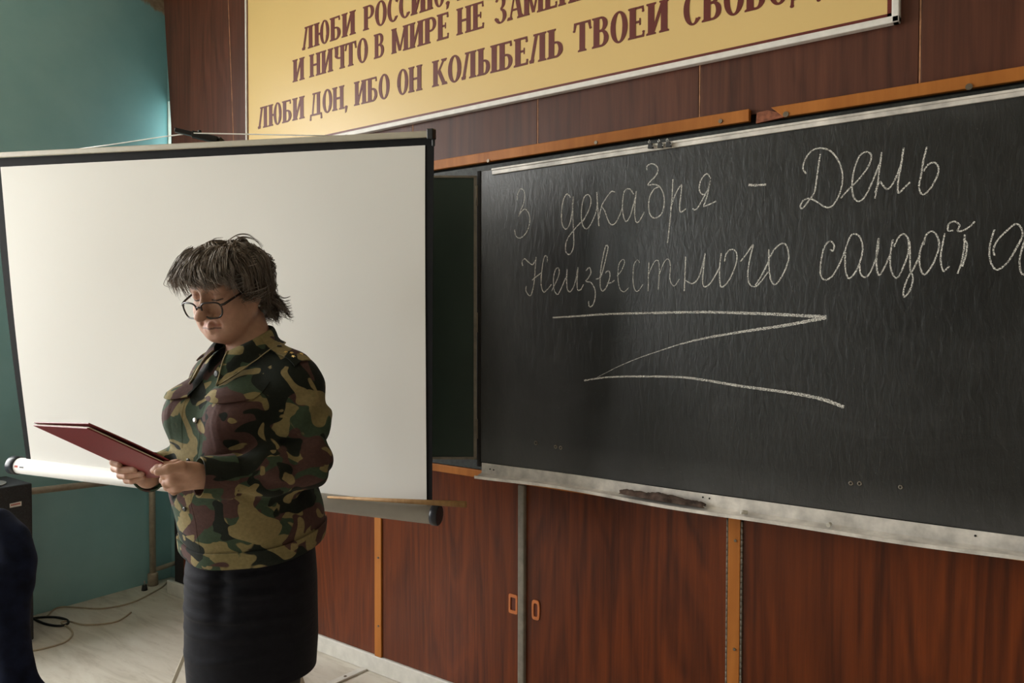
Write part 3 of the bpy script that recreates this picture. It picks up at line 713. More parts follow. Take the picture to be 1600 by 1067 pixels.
# hand-drawn slab-serif Cyrillic capitals: every glyph is a list of flat polygons in a unit-high box
ST = .215; SF = .085
def P_rect(x0, y0, x1, y1): return [(x0, y0), (x1, y0), (x1, y1), (x0, y1)]
def serif(x, y, w, up):
    """slab with flared ends"""
    s = 1 if up else -1
    return [(x - w, y), (x + w, y), (x + w, y + s * SF * .55), (x + w * .62, y + s * SF), (x + ST * .5, y + s * SF * 1.25), (x - ST * .5, y + s * SF * 1.25), (x - w * .62, y + s * SF), (x - w, y + s * SF * .55)]
def stem(x, y0=0., y1=1., top=True, bot=True, w=.165):
    out = [P_rect(x - ST / 2, y0, x + ST / 2, y1)]
    if bot: out.append(serif(x, y0, w, True))
    if top: out.append(serif(x, y1, w, False))
    return out
def arc(cx, cy, rx, ry, a0, a1, t0=.205, t1=.075, n=18):
    """strip of an ellipse: thick at the sides, thin above and below"""
    out = []; a0, a1 = math.radians(a0), math.radians(a1)
    A = [a0 + (a1 - a0) * i / n for i in range(n + 1)]
    pt = lambda a, k: (cx + (rx - k * t0) * math.cos(a), cy + (ry - k * t1) * math.sin(a))
    for i in range(n): out.append([pt(A[i], 0), pt(A[i + 1], 0), pt(A[i + 1], 1), pt(A[i], 1)])
    return out
def stroke(x0, y0, x1, y1, w): return [[(x0 - w / 2, y0), (x0 + w / 2, y0), (x1 + w / 2, y1), (x1 - w / 2, y1)]]
def ball(x, y, r=.075): return [[(x + r * math.cos(a), y + r * .8 * math.sin(a)) for a in np.linspace(0, 2 * PI, 13)[:-1]]]
def bowl(x, y0, y1, w):
    ry = (y1 - y0) / 2; cy = (y0 + y1) / 2
    return [P_rect(x, y1 - .07, x + w * .45, y1), P_rect(x, y0, x + w * .45, y0 + .07)] + arc(x + w * .4, cy, w * .6, ry, -90, 90, .17, .07)
def arm(x0, x1, y, up, drop=.17):
    s = 1 if up else -1
    return [P_rect(x0, min(y, y + s * .075), x1, max(y, y + s * .075)), [(x1 - .10, y), (x1, y), (x1 + .015, y + s * drop), (x1 - .035, y + s * drop)]] + ball(x1 - .02, y + s * drop, .045)
def glyph(ch):
    g = []
    if ch == 'Л':
        g = stem(.50) + stroke(.10, .10, .27, .97, .12) + [P_rect(.15, .93, .62, 1.0)] + ball(.06, .07, .075) + [[(.0, .0), (.16, .0), (.19, .12), (.05, .14)]]; w = .70
    elif ch == 'И': g = stem(.16) + stem(.60) + stroke(.22, .06, .54, .94, .11); w = .78
    elif ch == 'Й': g = stem(.16) + stem(.60) + stroke(.22, .06, .54, .94, .11) + arc(.38, 1.20, .16, .10, 180, 360, .04, .055); w = .78
    elif ch == 'Ю': g = stem(.16) + [P_rect(.2, .45, .42, .54)] + arc(.62, .5, .26, .52, 0, 360, .165, .06, 36); w = .92
    elif ch == 'Б': g = stem(.16) + arm(.1, .55, 1.0, False, .16) + bowl(.16, 0.0, .56, .44); w = .66
    elif ch == 'Ь': g = stem(.16) + bowl(.16, 0.0, .56, .44); w = .64
    elif ch == 'Ы': g = stem(.16) + bowl(.16, 0.0, .56, .40) + stem(.74); w = .92
    elif ch == 'В': g = stem(.16) + bowl(.16, 0.0, .56, .45) + bowl(.16, .50, 1.0, .41); w = .66
    elif ch == 'Р': g = stem(.16) + bowl(.16, .44, 1.0, .45); w = .65
    elif ch == 'О': g = arc(.33, .5, .31, .52, 0, 360, .185, .065, 40); w = .66
    elif ch == 'С': g = arc(.33, .5, .31, .52, 48, 318, .185, .065, 30) + ball(.52, .80, .075) + ball(.52, .16, .05) + [[(.50, .78), (.57, .70), (.58, .98), (.53, .95)]]; w = .62
    elif ch == 'Н': g = stem(.16) + stem(.60) + [P_rect(.2, .46, .56, .55)]; w = .78
    elif ch == 'Ч': g = stem(.56) + [P_rect(.11, .62, .11 + ST * .9, 1.0)] + serif_list(.2) + arc(.40, .62, .30, .18, 180, 300, .17, .07); w = .72
    elif ch == 'Т': g = stem(.36, top=False) + [P_rect(.05, .925, .67, 1.0)] + [[(.02, .72), (.085, .72), (.15, .95), (.04, 1.0)], [(.70, .72), (.635, .72), (.57, .95), (.68, 1.0)]] + ball(.045, .73, .05) + ball(.675, .73, .05); w = .74
    elif ch == 'М': g = stem(.15, w=.14) + stem(.79, w=.16) + stroke(.47, .05, .19, .97, .13) + stroke(.47, .05, .74, .97, .09); w = .96
    elif ch == 'Е': g = stem(.16) + arm(.1, .54, 1.0, False) + arm(.1, .56, 0.0, True) + [P_rect(.2, .47, .42, .55), P_rect(.39, .40, .44, .62)]; w = .64
    elif ch == 'З': g = arc(.27, .75, .25, .26, -90, 150, .17, .065) + arc(.28, .25, .29, .27, -160, 90, .18, .065) + ball(.09, .83, .06) + ball(.06, .17, .07); w = .62
    elif ch == 'А': g = stroke(.14, .03, .36, 1.0, .07) + stroke(.62, .03, .40, 1.0, .18) + [P_rect(.2, .30, .52, .37)] + [serif(.12, 0, .13, True), serif(.63, 0, .16, True)]; w = .76
    elif ch == 'К': g = stem(.16) + stroke(.28, .48, .56, .97, .10) + stroke(.58, .03, .32, .58, .17) + [serif(.60, 0, .13, True), serif(.57, 1, .13, False)]; w = .74
    elif ch == 'Д': g = stroke(.18, .06, .30, .97, .10) + [P_rect(.47, .0, .47 + ST, 1.0), P_rect(.18, .93, .72, 1.0), P_rect(.04, .0, .78, .08)] + [[(.02, .06), (.10, .08), (.09, -.16), (.0, -.16)], [(.72, .08), (.80, .06), (.82, -.16), (.73, -.16)]] + ball(.045, -.15, .06) + ball(.775, -.15, .06); w = .84
    elif ch == ',': g = ball(.10, .04, .09) + [[(.05, .0), (.18, .03), (.12, -.16), (.04, -.20)]]; w = .24
    else: w = .3
    return g, w
def serif_list(x): return [serif(x, 1.0, .15, False)]
def word(mb, text, x0, x1, z, hgt):
    nq = 0
    gl = [glyph(ch) for ch in text]; tot = sum(g[1] for g in gl); s = (x1 - x0) / tot; x = x0
    for g, w in gl:
        for poly in g:
            nq += 1; k = len(poly); A = [(x + px * s, -.0268 - (nq % 23) * 5e-5, z + py * hgt) for px, py in poly]
            B_ = [(p[0], -.0258, p[2]) for p in A]
            mb.add(A + B_, [tuple(range(k))] + [(i, (i + 1) % k, k + (i + 1) % k, k + i) for i in range(k)])
        x += w * s
def word_px(mb, text, a, b_, c_): word(mb, text, a[0], b_[0], (a[1] + b_[1]) / 2, c_)
HC = .096
Z1, Z2, Z3 = ((-2.6694,2.6108)[1] + (-2.3288,2.6065)[1]) / 2, ((-2.7559,2.4905)[1] + (-1.66,2.4771)[1]) / 2, ((-3.0073,2.3254)[1] + (-0.9533,2.3093)[1]) / 2
for t, pa, pb in (('ЛЮБИ', (-2.7076,2.6132), (-2.3701,2.5976)), ('РОССИЮ,', (-2.3288,2.6065), (-1.8644,2.5904)), ('ИБО', (-1.8337,2.6039), (-1.6659,2.6011))): 
    wm = MB(); word(wm, t, pa[0], pb[0], Z1, HC); spart(wm, 'lettering', M['maroon'])
for t, pa, pb in (('И', (-2.7733,2.4937), (-2.6914,2.4896)), ('НИЧТО', (-2.6618,2.4923), (-2.2997,2.4831)), ('В', (-2.2668,2.4867), (-2.2057,2.482)), ('МИРЕ', (-2.1704,2.4873), (-1.8675,2.4793)), ('НЕ', (-1.8367,2.4796), (-1.7029,2.4754)), ('ЗАМЕНИТ', (-1.66,2.4793), (-1.1892,2.4697))): 
    wm = MB(); word(wm, t, pa[0], pb[0], Z2, HC); spart(wm, 'lettering', M['maroon'])
for t, pa, pb in (('ЛЮБИ', (-3.0216,2.3275), (-2.6926,2.3172)), ('ДОН,', (-2.6587,2.3174), (-2.4171,2.3136)), ('ИБО', (-2.3827,2.3158), (-2.1779,2.3122)), ('ОН', (-2.1395,2.3181), (-2.0046,2.3165)), ('КОЛЫБЕЛЬ', (-1.9559,2.3175), (-1.3722,2.3037)), ('ТВОЕЙ', (-1.3376,2.3093), (-0.9964,2.3016)), ('СВОБОДЫ', (-0.9533,2.3093), (-0.469,2.3029))): 
    wm = MB(); word(wm, t, pa[0], pb[0], Z3, HC); spart(wm, 'lettering', M['maroon'])

# ------------------------------------------------------------------ projection screen on a tripod
ps = thing('projection_screen', 'portable white projection screen with black border on a tripod', 'projection screen', (-2.25, -.69, 0))
NS = Vector((.3179, -.9421, -.1070))                # towards the viewers
def kpart(root, mb, name, mat, bevel=0.0, label=None, parent=None):
    o = mb.build(name, mat, bevel=bevel)
    if label: o['label'] = label
    if parent is not None: o.parent = parent; return o
    return keep(o, root)
TL, TR_, BR, BL = [Vector(p) for p in ((-3.0497,-1.0646,1.9775), (-1.5165,-0.5437,1.9454), (-1.5981,-0.4486,0.8661), (-3.0963,-0.9563,0.8851))]
OTL, OTR, OBR, OBL = [Vector(p) for p in ((-3.0873,-1.0808,2.0084), (-1.4891,-0.537,1.9685), (-1.5818,-0.4433,0.8674), (-3.12,-0.9641,0.8836))]
def sheet(a, b_, c_, d, n, nx, ny, off):
    """slightly hollow cloth between four corners (top-left, top-right, bottom-right, bottom-left)"""
    G = np.zeros((nx + 1, ny + 1, 3))
    for i in range(nx + 1):
        for j in range(ny + 1):
            u = i / nx; v = j / ny
            p = (a * (1 - u) + b_ * u) * (1 - v) + (d * (1 - u) + c_ * u) * v
            p = p + n * (off + .006 * math.sin(v * PI) * math.cos(u * 2 * PI) + .003 * math.sin(u * 9 + v * 3) * math.sin(v * PI))
            G[i, j] = p
    return G
kpart(ps, MB().grid(sheet(TL, TR_, BR, BL, NS, 30, 20, .0012), True, .0006), 'fabric', M['screen'], 0, 'white screen cloth')
# backing cloth that carries the border
kpart(ps, MB().grid(sheet(OTL, OTR, OBR, OBL, NS, 30, 20, -.0015), True, .0012), 'border', M['screen_black'], 0, 'black cloth border')
r0 = Vector((-3.0911,-1.0832,2.0185)); r1 = Vector((-1.5019,-0.542,1.9748)); dz = (r1 - r0).normalized()
rl = MB(); up_ = NS.cross(dz).normalized()
rl.bar(r0 + NS * .004, r1 + NS * .004, .016, .018, up_)
kpart(ps, rl, 'top_rail', M['rail'], .003)
kpart(ps, MB().bar(r1 - dz * .002 + NS * .004, r1 + dz * .018 + NS * .004, .026, .030, up_).bar(r1 + dz * .012 - up_ * .034, r1 + dz * .012, .010, .006, NS), 'end_cap', M['black_plastic'], .005)
kpart(ps, MB().bar(r0 + dz * .002 + NS * .004, r0 - dz * .018 + NS * .004, .026, .030, up_), 'end_cap', M['black_plastic'], .005)
t0 = Vector((-3.1614,-0.98,0.9005)); t1 = Vector((-1.5797,-0.4398,0.8433)); td = (t1 - t0).normalized(); tu = NS.cross(td).normalized()
ts = MB()
tub = ts.tube([t0, t1], .0295, 28)
case = kpart(ps, ts, 'case', M['tube'], 0, 'white tubular case')
for e0, e1, rr_ in ((t0 - td * .028, t0 + td * .010, .034), (t1 - td * .004, t1 + td * .022, .0325)):
    dd = (e1 - e0).normalized()
    kpart(ps, MB().tube([e0 + dd * .0, e0 + dd * .004, e1 - dd * .004, e1], [rr_ - .004, rr_, rr_, rr_ - .004], 28), 'case_end_cap', M['dark_plastic'])
# maker's mark on the case: red square emblem and grey letters
for k_, (s0, s1, mt) in enumerate(((.018, .034, 'red_print'), (.042, .062, 'dark_plastic'))):
    mk = MB(); A = []
    segs = [(s0, s1)] if k_ == 0 else [(s0 + q * .0052, s0 + q * .0052 + .0038) for q in range(4)]
    for a0, a1 in segs:
        G = np.zeros((2, 6, 3))
        for i, s_ in enumerate((a0, a1)):
            for j in range(6):
                an = (.10 + (.26 if k_ == 0 else .20) * j / 5)
                G[i, j] = t0 + td * s_ + (NS * math.cos(an) + tu * (-math.sin(an) if tu.z < 0 else math.sin(an))) * .0297
        mk.grid(G, False)
    kpart(ps, mk, 'maker_mark', M[mt], 0, None, None)
# pole, hook and tripod
pole = Vector((-2.235, -.655, 0))
po = MB().tube([pole + Vector((0, 0, .30)), pole + Vector((0, 0, 1.30))], .0135, 14).tube([pole + Vector((0, 0, 1.30)), pole + Vector((0, 0, 2.0))], .0105, 12)
kpart(ps, po, 'pole', M['leg_white'])
h0 = Vector((-2.2223,-0.7528,2.0172)); h1 = Vector((-2.2968,-0.8548,2.0399))
hk = MB().bar(pole + Vector((0, 0, 1.97)), h0 + Vector((0, 0, .004)), .02, .016).bar(h0, h0.lerp(h1, .6), .024, .020).bar(h0.lerp(h1, .58), h1, .018, .014).tube([h0.lerp(h1, .42), h0.lerp(h1, .42) + Vector((0, 0, .018))], .006, 8)
kpart(ps, hk, 'hook', M['black_plastic'], .002, 'black hook arm')
wr = [Vector(p) for p in ((-2.8111,-0.9922,2.0112), (-2.559,-0.9103,2.0207), (-2.3697,-0.8517,2.0297), (-2.2965,-0.8314,2.0305), (-2.2613,-0.8176,2.0323), (-2.0863,-0.7525,2.0172), (-1.8958,-0.6842,1.9998), (-1.7521,-0.6322,1.9878))]
kpart(ps, MB().tube(wr, .0019, 8), 'bail_wire', M['wire'], 0, 'white wire hanger')
for p in ((-2.8087,-0.9932,2.0085), (-1.7505,-0.6336,1.9864)):
    kpart(ps, MB().tube([Vector(p) - Vector((0, 0, .006)), Vector(p) + Vector((0, 0, .004))], .004, 10), 'rivet', M['steel'])
hub = pole + Vector((0, 0, .80))
kpart(ps, MB().tube([hub - Vector((0, 0, .04)), hub + Vector((0, 0, .04))], .022, 14), 'hub', M['black_plastic'])
low = pole + Vector((0, 0, .34))
kpart(ps, MB().tube([low - Vector((0, 0, .025)), low + Vector((0, 0, .025))], .020, 14), 'hub', M['black_plastic'])
feet = [Vector((-2.4302,-0.9083,-0.0)), pole + Vector((.36, .06, 0)), pole + Vector((-.38, .42, 0))]
for fo in feet:
    a = hub + (fo - hub).normalized() * .02; fo2 = fo + Vector((0, 0, .012))
    lg = kpart(ps, MB().bar(a, fo2, .020, .012), 'leg', M['leg_white'], .002)
    kpart(ps, MB().bar(fo2, fo2.lerp(a, .03) , .028, .020), 'rubber_foot', M['black_plastic'], .003, None, None).parent
    mid = a.lerp(fo2, .42)
    kpart(ps, MB().bar(low, mid, .012, .005), 'brace', M['leg_white'], .001)

# wooden pointer lying on the case
p0 = Vector((-1.902,-0.5803,0.8797)); p1 = Vector((-1.4567,-0.4313,0.8908))
pw = MB().tube([p0, p0.lerp(p1, .5), p1], [.0035, .0065, .0098], 12)
tag(pw.build('pointer_stick', M['pointer']), 'pale wooden pointer stick resting on the white case of the projection screen', 'pointer')

# ------------------------------------------------------------------ black loudspeaker at the teal wall
LX = -3.735
lt = Vector((-3.735,-0.7024,0.7167)); zt = lt.z
ls = thing('loudspeaker', 'black upright loudspeaker cabinet with small white label by the teal wall', 'speaker', (LX - .15, lt.y - .18, 0))
y1_ = lt.y; y0_ = y1_ - .36
cab_o = kpart(ls, MB().box((LX - .27, y0_, .012), (LX, y1_, zt)), 'cabinet', M['vinyl'], .006)
kpart(ls, MB().tube([(LX - .11, y1_ - .155, zt), (LX - .11, y1_ - .155, zt + .006)], [.088, .088], 32).tube([(LX - .11, y1_ - .155, zt + .006), (LX - .11, y1_ - .155, zt + .010)], [.062, .058], 32), 'top_disc', M['disc'])
lc = [(-3.733,-0.7947,0.6412), (-3.733,-0.7479,0.6437), (-3.733,-0.7481,0.6239), (-3.733,-0.7941,0.6229)]
lb = kpart(ls, MB().slab([Vector(p) for p in lc], (1, 0, 0), .0015), 'label_plate', M['label'], 0, 'small white label plate')
a_, b_, c_, d_ = [Vector(p) for p in lc]
lp = MB()
for q in range(7):
    u0 = .10 + q * .115; u1 = u0 + .085
    lp.slab([a_.lerp(b_, u0).lerp(d_.lerp(c_, u0), .58), a_.lerp(b_, u1).lerp(d_.lerp(c_, u1), .58), a_.lerp(b_, u1).lerp(d_.lerp(c_, u1), .25), a_.lerp(b_, u0).lerp(d_.lerp(c_, u0), .25)], (1, 0, 0), .0019)
kpart(ls, lp, 'label_print', M['red_print'])
for dx in (-.24, -.03):
    for yy in (y0_ + .03, y1_ - .03):
        kpart(ls, MB().tube([(LX + dx, yy, 0), (LX + dx, yy, .014)], .014, 10), 'rubber_foot', M['black_plastic'])

# ------------------------------------------------------------------ heating pipe in the corner
hp_ = thing('heating_pipe', 'cream painted heating pipes running along the teal wall to the corner', 'pipe', (XL + .05, -.04, 0))
PX = XL + .045
ph0 = (-4.035,-0.5757,0.6193); ph1 = (-4.035,-0.2649,0.6043)
dirp = (Vector(ph1) - Vector(ph0)); s_ = dirp / dirp.y
yv = (-4.035,0.0127,0.2244)[1]
zA = ph0[2] + s_.z * (yv - ph0[1])
kpart(hp_, MB().tube([(PX, ph0[1] - 1.2, ph0[2] - s_.z * 1.2), (PX, yv, zA)], .0165, 14), 'run', M['pipe'])
kpart(hp_, MB().tube([(PX, yv, .0), (PX, yv, 1.0)], .0165, 14), 'riser', M['pipe'])
kpart(hp_, MB().tube([(PX, yv, 0.0), (PX, yv, .062), (PX, yv, .068)], [.027, .027, .02], 14), 'collar', M['pipe'])
zb = (-4.035,0.0386,0.0805)[2]
kpart(hp_, MB().tube([(PX, yv, zb), (PX, yv + .05, zb + .002), (PX + .01, YB, zb + .012)], .0125, 12), 'branch', M['pipe'])

# ------------------------------------------------------------------ cables and floor strip
def cable(name, pts, r, mat, label):
    P = [Vector(p) + Vector((0, 0, r)) for p in pts]
    Q_ = [Vector(p) for p in smooth_path([tuple(p) for p in P], 8)]
    return tag(MB().tube(Q_, r, 8).build(name, mat), label, 'cable')
cable('cable', [(-4.0177,0.0871,-0.0), (-3.959,0.028,0.0), (-3.915,-0.0502,0.0), (-3.8634,-0.1638,0.0), (-3.8581,-0.2489,0.0), (-3.9021,-0.3352,0.0), (-3.9951,-0.3877,0.0), (-4.0737,-0.4349,0.0), (-4.0685,-0.4791,0.0), (-4.0046,-0.5354,0.0)], .0042, M['cable_white'], 'thin cream cable running along the foot of the teal wall to the corner')
cable('cable', [(-3.7262,-0.2686,0.0), (-3.6711,-0.3593,0.0), (-3.6929,-0.4239,0.0), (-3.758,-0.4815,0.0), (-3.8524,-0.5027,0.0), (-3.8652,-0.5316,0.0), (-3.7508,-0.5421,0.0), (-3.6743,-0.5679,0.0), (-3.621,-0.6163,0.0), (-3.6116,-0.6686,0.0), (-3.6229,-0.7265,0.0), (-3.6437,-0.7742,0.0), (-3.6708,-0.826,0.0)], .0042, M['cable_white'], 'second cream cable curving forward across the open floor towards the chair')
cable('cable', [(-4.0381,-0.5902,0.0), (-3.9121,-0.5855,0.0), (-3.83,-0.5583,0.0), (-3.8244,-0.5209,0.0), (-3.8789,-0.5026,0.0), (-3.9524,-0.5171,0.0), (-4.0071,-0.5574,0.0), (-4.0256,-0.6009,0.0), (-4.0094,-0.6572,0.0)], .0055, M['cable_black'], 'black cable loop lying on the floor')
pg = thing('plug', 'small black plug lying at the foot of the corner pipe', 'plug', (-3.9911,-0.0578,0.0))
pg_o = MB().tube([(0, 0, .0), (0, 0, .028)], [.016, .012], 12); pg_o.build('plug_body', M['black_plastic'], pg)
MB().tube([(0, 0, .028), (0, 0, .05)], .004, 8).build('plug_pin', M['steel'], pg)
fa = Vector((-2.3418,0.0146,0.0)); fb = Vector((-2.3526,-0.2234,0.0)); fd = (fb - fa).normalized(); fa = Vector((fa.x, -.016, 0)) 
fs_ = thing('cable_channel', 'flat white cable channel strip screwed to the floor by the baseboard', 'cable channel', fa)
kpart(fs_, MB().bar(fa + Vector((0, 0, .004)), fa + fd * 1.1 + Vector((0, 0, .004)), .032, .008), 'strip', M['white_trim'], .002)
kpart(fs_, MB().disc(fa + fd * .10 + Vector((0, 0, .008)), (0, 0, 1), .006, .002, 12), 'screw', M['screw'])

# ------------------------------------------------------------------ implicit surfaces (numpy) for cloth and body
def smin(a, b_, k):
    h = np.maximum(k - np.abs(a - b_), 0.0) / k
    return np.minimum(a, b_) - h * h * k * .25
def smax(a, b_, k): return -smin(-a, -b_, k)
class Cone:
    def __init__(s, a, b_, ra, rb=None, k=.01):
        s.a = np.array(a, np.float32); s.b = np.array(b_, np.float32); s.ra = ra; s.rb = ra if rb is None else rb; s.k = k
        s.ab = s.b - s.a; s.l2 = max(float(s.ab @ s.ab), 1e-9)
    def d(s, P):
        v = P - s.a; t = np.clip(v @ s.ab / s.l2, 0, 1).astype(np.float32)
        q = v - t[..., None] * s.ab
        return np.sqrt((q * q).sum(-1)) - (s.ra + (s.rb - s.ra) * t)
class Ell:
    """ellipsoid; B rows are its axes"""
    def __init__(s, c, r, B=None, k=.02):
        s.c = np.array(c, np.float32); s.r = np.array(r, np.float32); s.B = np.eye(3, dtype=np.float32) if B is None else np.array(B, np.float32); s.k = k
    def d(s, P):
        q = (P - s.c) @ s.B.T
        k0 = np.sqrt(((q / s.r) ** 2).sum(-1)); k1 = np.sqrt(((q / s.r ** 2) ** 2).sum(-1))
        return k0 * (k0 - 1) / np.maximum(k1, 1e-6)
class Body:
    """base = smooth union; fingers = chains that join the base but not one another; cuts = smooth subtraction"""
    def __init__(s): s.base = []; s.chains = []; s.cuts = []; s.extra = None
    def add(s, *p): s.base += p; return s
    def chain(s, prims, k=.006): s.chains.append((prims, k)); return s
    def cut(s, *p): s.cuts += p; return s
    def value(s, P, near=None):
        def ok(p): return near is None or near(p)
        D = np.full(P.shape[:-1], 9.0, np.float32)
        for p in s.base:
            if ok(p): D = smin(D, p.d(P), p.k)
        T = D
        for prims, k in s.chains:
            g = None
            for p in prims:
                if ok(p):
                    q = p.d(P); g = q if g is None else smin(g, q, p.k)
            if g is not None: T = np.minimum(T, smin(D, g, k))
        for p in s.cuts:
            if ok(p): T = smax(T, -p.d(P), p.k)
        if s.extra is not None: T = s.extra(P, T)
        return T
def surface(fn, lo, hi, h, B=16, reach=.03):
    """sparse naive surface nets of fn.value(P, near) = 0"""
    lo = np.array(lo, np.float32); hi = np.array(hi, np.float32)
    nb = np.ceil((hi - lo) / (h * B)).astype(int)
    N = nb * B + 2
    I, J, K = np.meshgrid(*[np.arange(n) for n in nb], indexing='ij')
    blocks = np.stack([I.ravel(), J.ravel(), K.ravel()], 1)
    cen = lo + (blocks + .5) * (B * h)
    half = B * h * .5 * 1.7321
    dist = np.concatenate([fn.value(cen[i:i + 20000].astype(np.float32)) for i in range(0, len(cen), 20000)])
    act = blocks[np.abs(dist) < half * 1.5 + .012]
    keys = []; pos = []; quads = []
    ar = np.arange(-1, B + 1)
    off = np.stack(np.meshgrid(ar, ar, ar, indexing='ij'), -1)       # nodes -1..B : cells -1..B-1
    def key(c): return (c[..., 0].astype(np.int64) + 1) * ((N[1] + 4) * (N[2] + 4)) + (c[..., 1] + 1) * (N[2] + 4) + (c[..., 2] + 1)
    corner = np.array([(a, b_, c_) for a in (0, 1) for b_ in (0, 1) for c_ in (0, 1)])
    edges = [(i, j) for i in range(8) for j in range(i + 1, 8) if np.abs(corner[i] - corner[j]).sum() == 1]
    for bl in act:
        n0 = bl * B; P = (lo + (n0 + off) * h).astype(np.float32)
        cb = lo + (bl + .5) * (B * h)
        near = lambda p, cb=cb.astype(np.float32)[None]: float(p.d(cb)[0]) < half + reach + getattr(p, 'k', 0)
        V = fn.value(P, near)
        inside = V < 0
        if not inside.any() or inside.all(): continue
        C8 = np.stack([V[c[0]:V.shape[0] - 1 + c[0], c[1]:V.shape[1] - 1 + c[1], c[2]:V.shape[2] - 1 + c[2]] for c in corner], -1)
        s8 = (C8 < 0).sum(-1); m_ = (s8 > 0) & (s8 < 8)
        idx = np.argwhere(m_)
        if len(idx):
            vals = C8[m_]; acc = np.zeros((len(idx), 3)); cnt = np.zeros(len(idx))
            for i, j in edges:
                a = vals[:, i]; b_ = vals[:, j]; x = (a < 0) != (b_ < 0)
                t = np.where(x, a / np.where(x, a - b_, 1), 0)
                pt = corner[i] + t[:, None] * (corner[j] - corner[i])
                acc += pt * x[:, None]; cnt += x
            cell = n0 + idx - 1
            keys.append(key(cell)); pos.append(lo + (cell + acc / cnt[:, None]) * h)
        own = slice(1, B + 1)                                         # nodes 0..B-1
        for ax in range(3):
            a = inside[own, own, own]
            sl = [own, own, own]; sl[ax] = slice(2, B + 2) if ax == ax else own
            # node + 1 along ax (index shifted by one); last layer comes from node B
            if True:
                Vn = inside[tuple(slice(2, B + 2) if q == ax else own for q in range(3))]
            ed = np.argwhere(a != Vn)
            if len(ed) == 0: continue
            g = n0 + ed; u = (ax + 1) % 3; v = (ax + 2) % 3
            du = np.zeros(3, int); du[u] = 1; dv_ = np.zeros(3, int); dv_[v] = 1
            q = np.stack([key(g - du - dv_), key(g - dv_), key(g), key(g - du)], 1)
            flip = ~a[ed[:, 0], ed[:, 1], ed[:, 2]]
            q[flip] = q[flip][:, ::-1]
            quads.append(q)
    keys = np.concatenate(keys); pos = np.concatenate(pos); quads = np.concatenate(quads)
    uk, ui = np.unique(keys, return_index=True); V = pos[ui]
    f = np.searchsorted(uk, quads); f = np.clip(f, 0, len(uk) - 1); good = (uk[f] == quads).all(1)
    return V, f[good]
def relax(V, F, it=1, lam=.5):
    for _ in range(it):
        S = np.zeros_like(V); Cn = np.zeros(len(V))
        for i in range(4):
            j = (i + 1) % 4
            np.add.at(S, F[:, i], V[F[:, j]]); np.add.at(Cn, F[:, i], 1)
            np.add.at(S, F[:, j], V[F[:, i]]); np.add.at(Cn, F[:, j], 1)
        V = V + lam * (S / np.maximum(Cn, 1)[:, None] - V)
    return V
def cast(fn, O, D, far=.6, inset=0.0):
    """march rays onto the surface, return hit points"""
    O = np.asarray(O, np.float32); D = np.asarray(D, np.float32); D = D / np.linalg.norm(D, axis=-1, keepdims=True)
    t = np.zeros(O.shape[:-1], np.float32)
    for _ in range(60):
        d = fn.value(O + D * t[..., None]); t = np.minimum(t + d * .7, far)
    return O + D * (t - inset)[..., None]

# ------------------------------------------------------------------ chair with a navy jacket over its back (left edge)
CH = (-2.4817,-1.2829,1.4297)
rz_c = -math.radians(36.1)
ch = thing('school_chair', 'plywood school chair mostly hidden under a navy jacket at left edge', 'chair', (CH[0], CH[1], 0), 0)
# the jacket lies in a frame whose x points right and y away from the viewer
def wpt(x, y, z): return (CH[0] + .8085 * x - .5885 * y, CH[1] + .5885 * x + .8085 * y, z)
ch.rotation_euler = (0, 0, math.atan2(.5885, .8085)); bpy.context.view_layer.update()
G = np.array([[(x, -.02 + .03 * math.cos((x + .24) * 5), z) for z in np.linspace(.62, .84, 7)] for x in np.linspace(-.42, -.06, 13)])
MB().grid(G, True, .012).build('backrest', M['plywood'], ch)
MB().slab([(-.44, -.46, .43), (-.04, -.46, .43), (-.05, -.05, .415), (-.43, -.05, .415)], (0, 0, 1), .014).build('seat', M['plywood'], ch, .006)
for x in (-.43, -.05):
    MB().tube([(x, .02, 0), (x, -.005, .43), (x, .005, .82)], .011, 10).build('leg', M['grey_paint'], ch)
    MB().tube([(x, -.45, 0), (x, -.43, .43)], .011, 10).build('leg', M['grey_paint'], ch)
    MB().tube([(x, -.43, .412), (x, -.005, .405)], .009, 8).build('side_rail', M['grey_paint'], ch)
jk = Body()
jk.add(Cone((-.30, .0, .845), (-.02, -.005, .845), .045, .047, .03), Cone((-.02, -.005, .84), (.035, -.01, .815), .045, .040, .03),
       Ell((-.20, -.01, .62), (.27, .055, .25), None, .05), Ell((-.12, -.02, .45), (.19, .055, .16), None, .05))
jk.chain([Cone((.030, -.02, .815), (.048, -.03, .745), .042, .048, .05), Cone((.048, -.03, .745), (.036, -.035, .64), .048, .049, .05),
          Cone((.036, -.035, .64), (.046, -.045, .53), .049, .050, .05), Cone((.046, -.045, .53), (.098, -.065, .36), .050, .052, .03), Cone((.098, -.065, .36), (.115, -.07, .30), .052, .05, .02)], .03)
def jf(P, D):
    x, y, z = P[..., 0], P[..., 1], P[..., 2]
    f = .006 * np.sin(x * 46 + 3 * np.sin(z * 9) + y * 20) * np.clip((.80 - z) * 5, 0, 1) + .002 * np.sin(z * 62 + x * 50 + 2 * np.sin(x * 22))
    return D + f
jk.extra = jf
V, F = surface(jk, (-.52, -.16, .22), (.22, .12, .93), .006)
V = relax(V, F, 2)
jo = np_mesh('jacket', V, F, M['navy_cloth']); jo.location = (CH[0], CH[1], 0); jo.rotation_euler = ch.rotation_euler
tag(jo, 'dark navy jacket draped over the chair back at the left edge', 'jacket')

# ------------------------------------------------------------------ the woman reading from the folder
person = thing('person', 'woman in camouflage jacket and dark skirt reading from a red folder before the screen', 'person', (-1.7309, -0.983, 0.0), 0.95925)
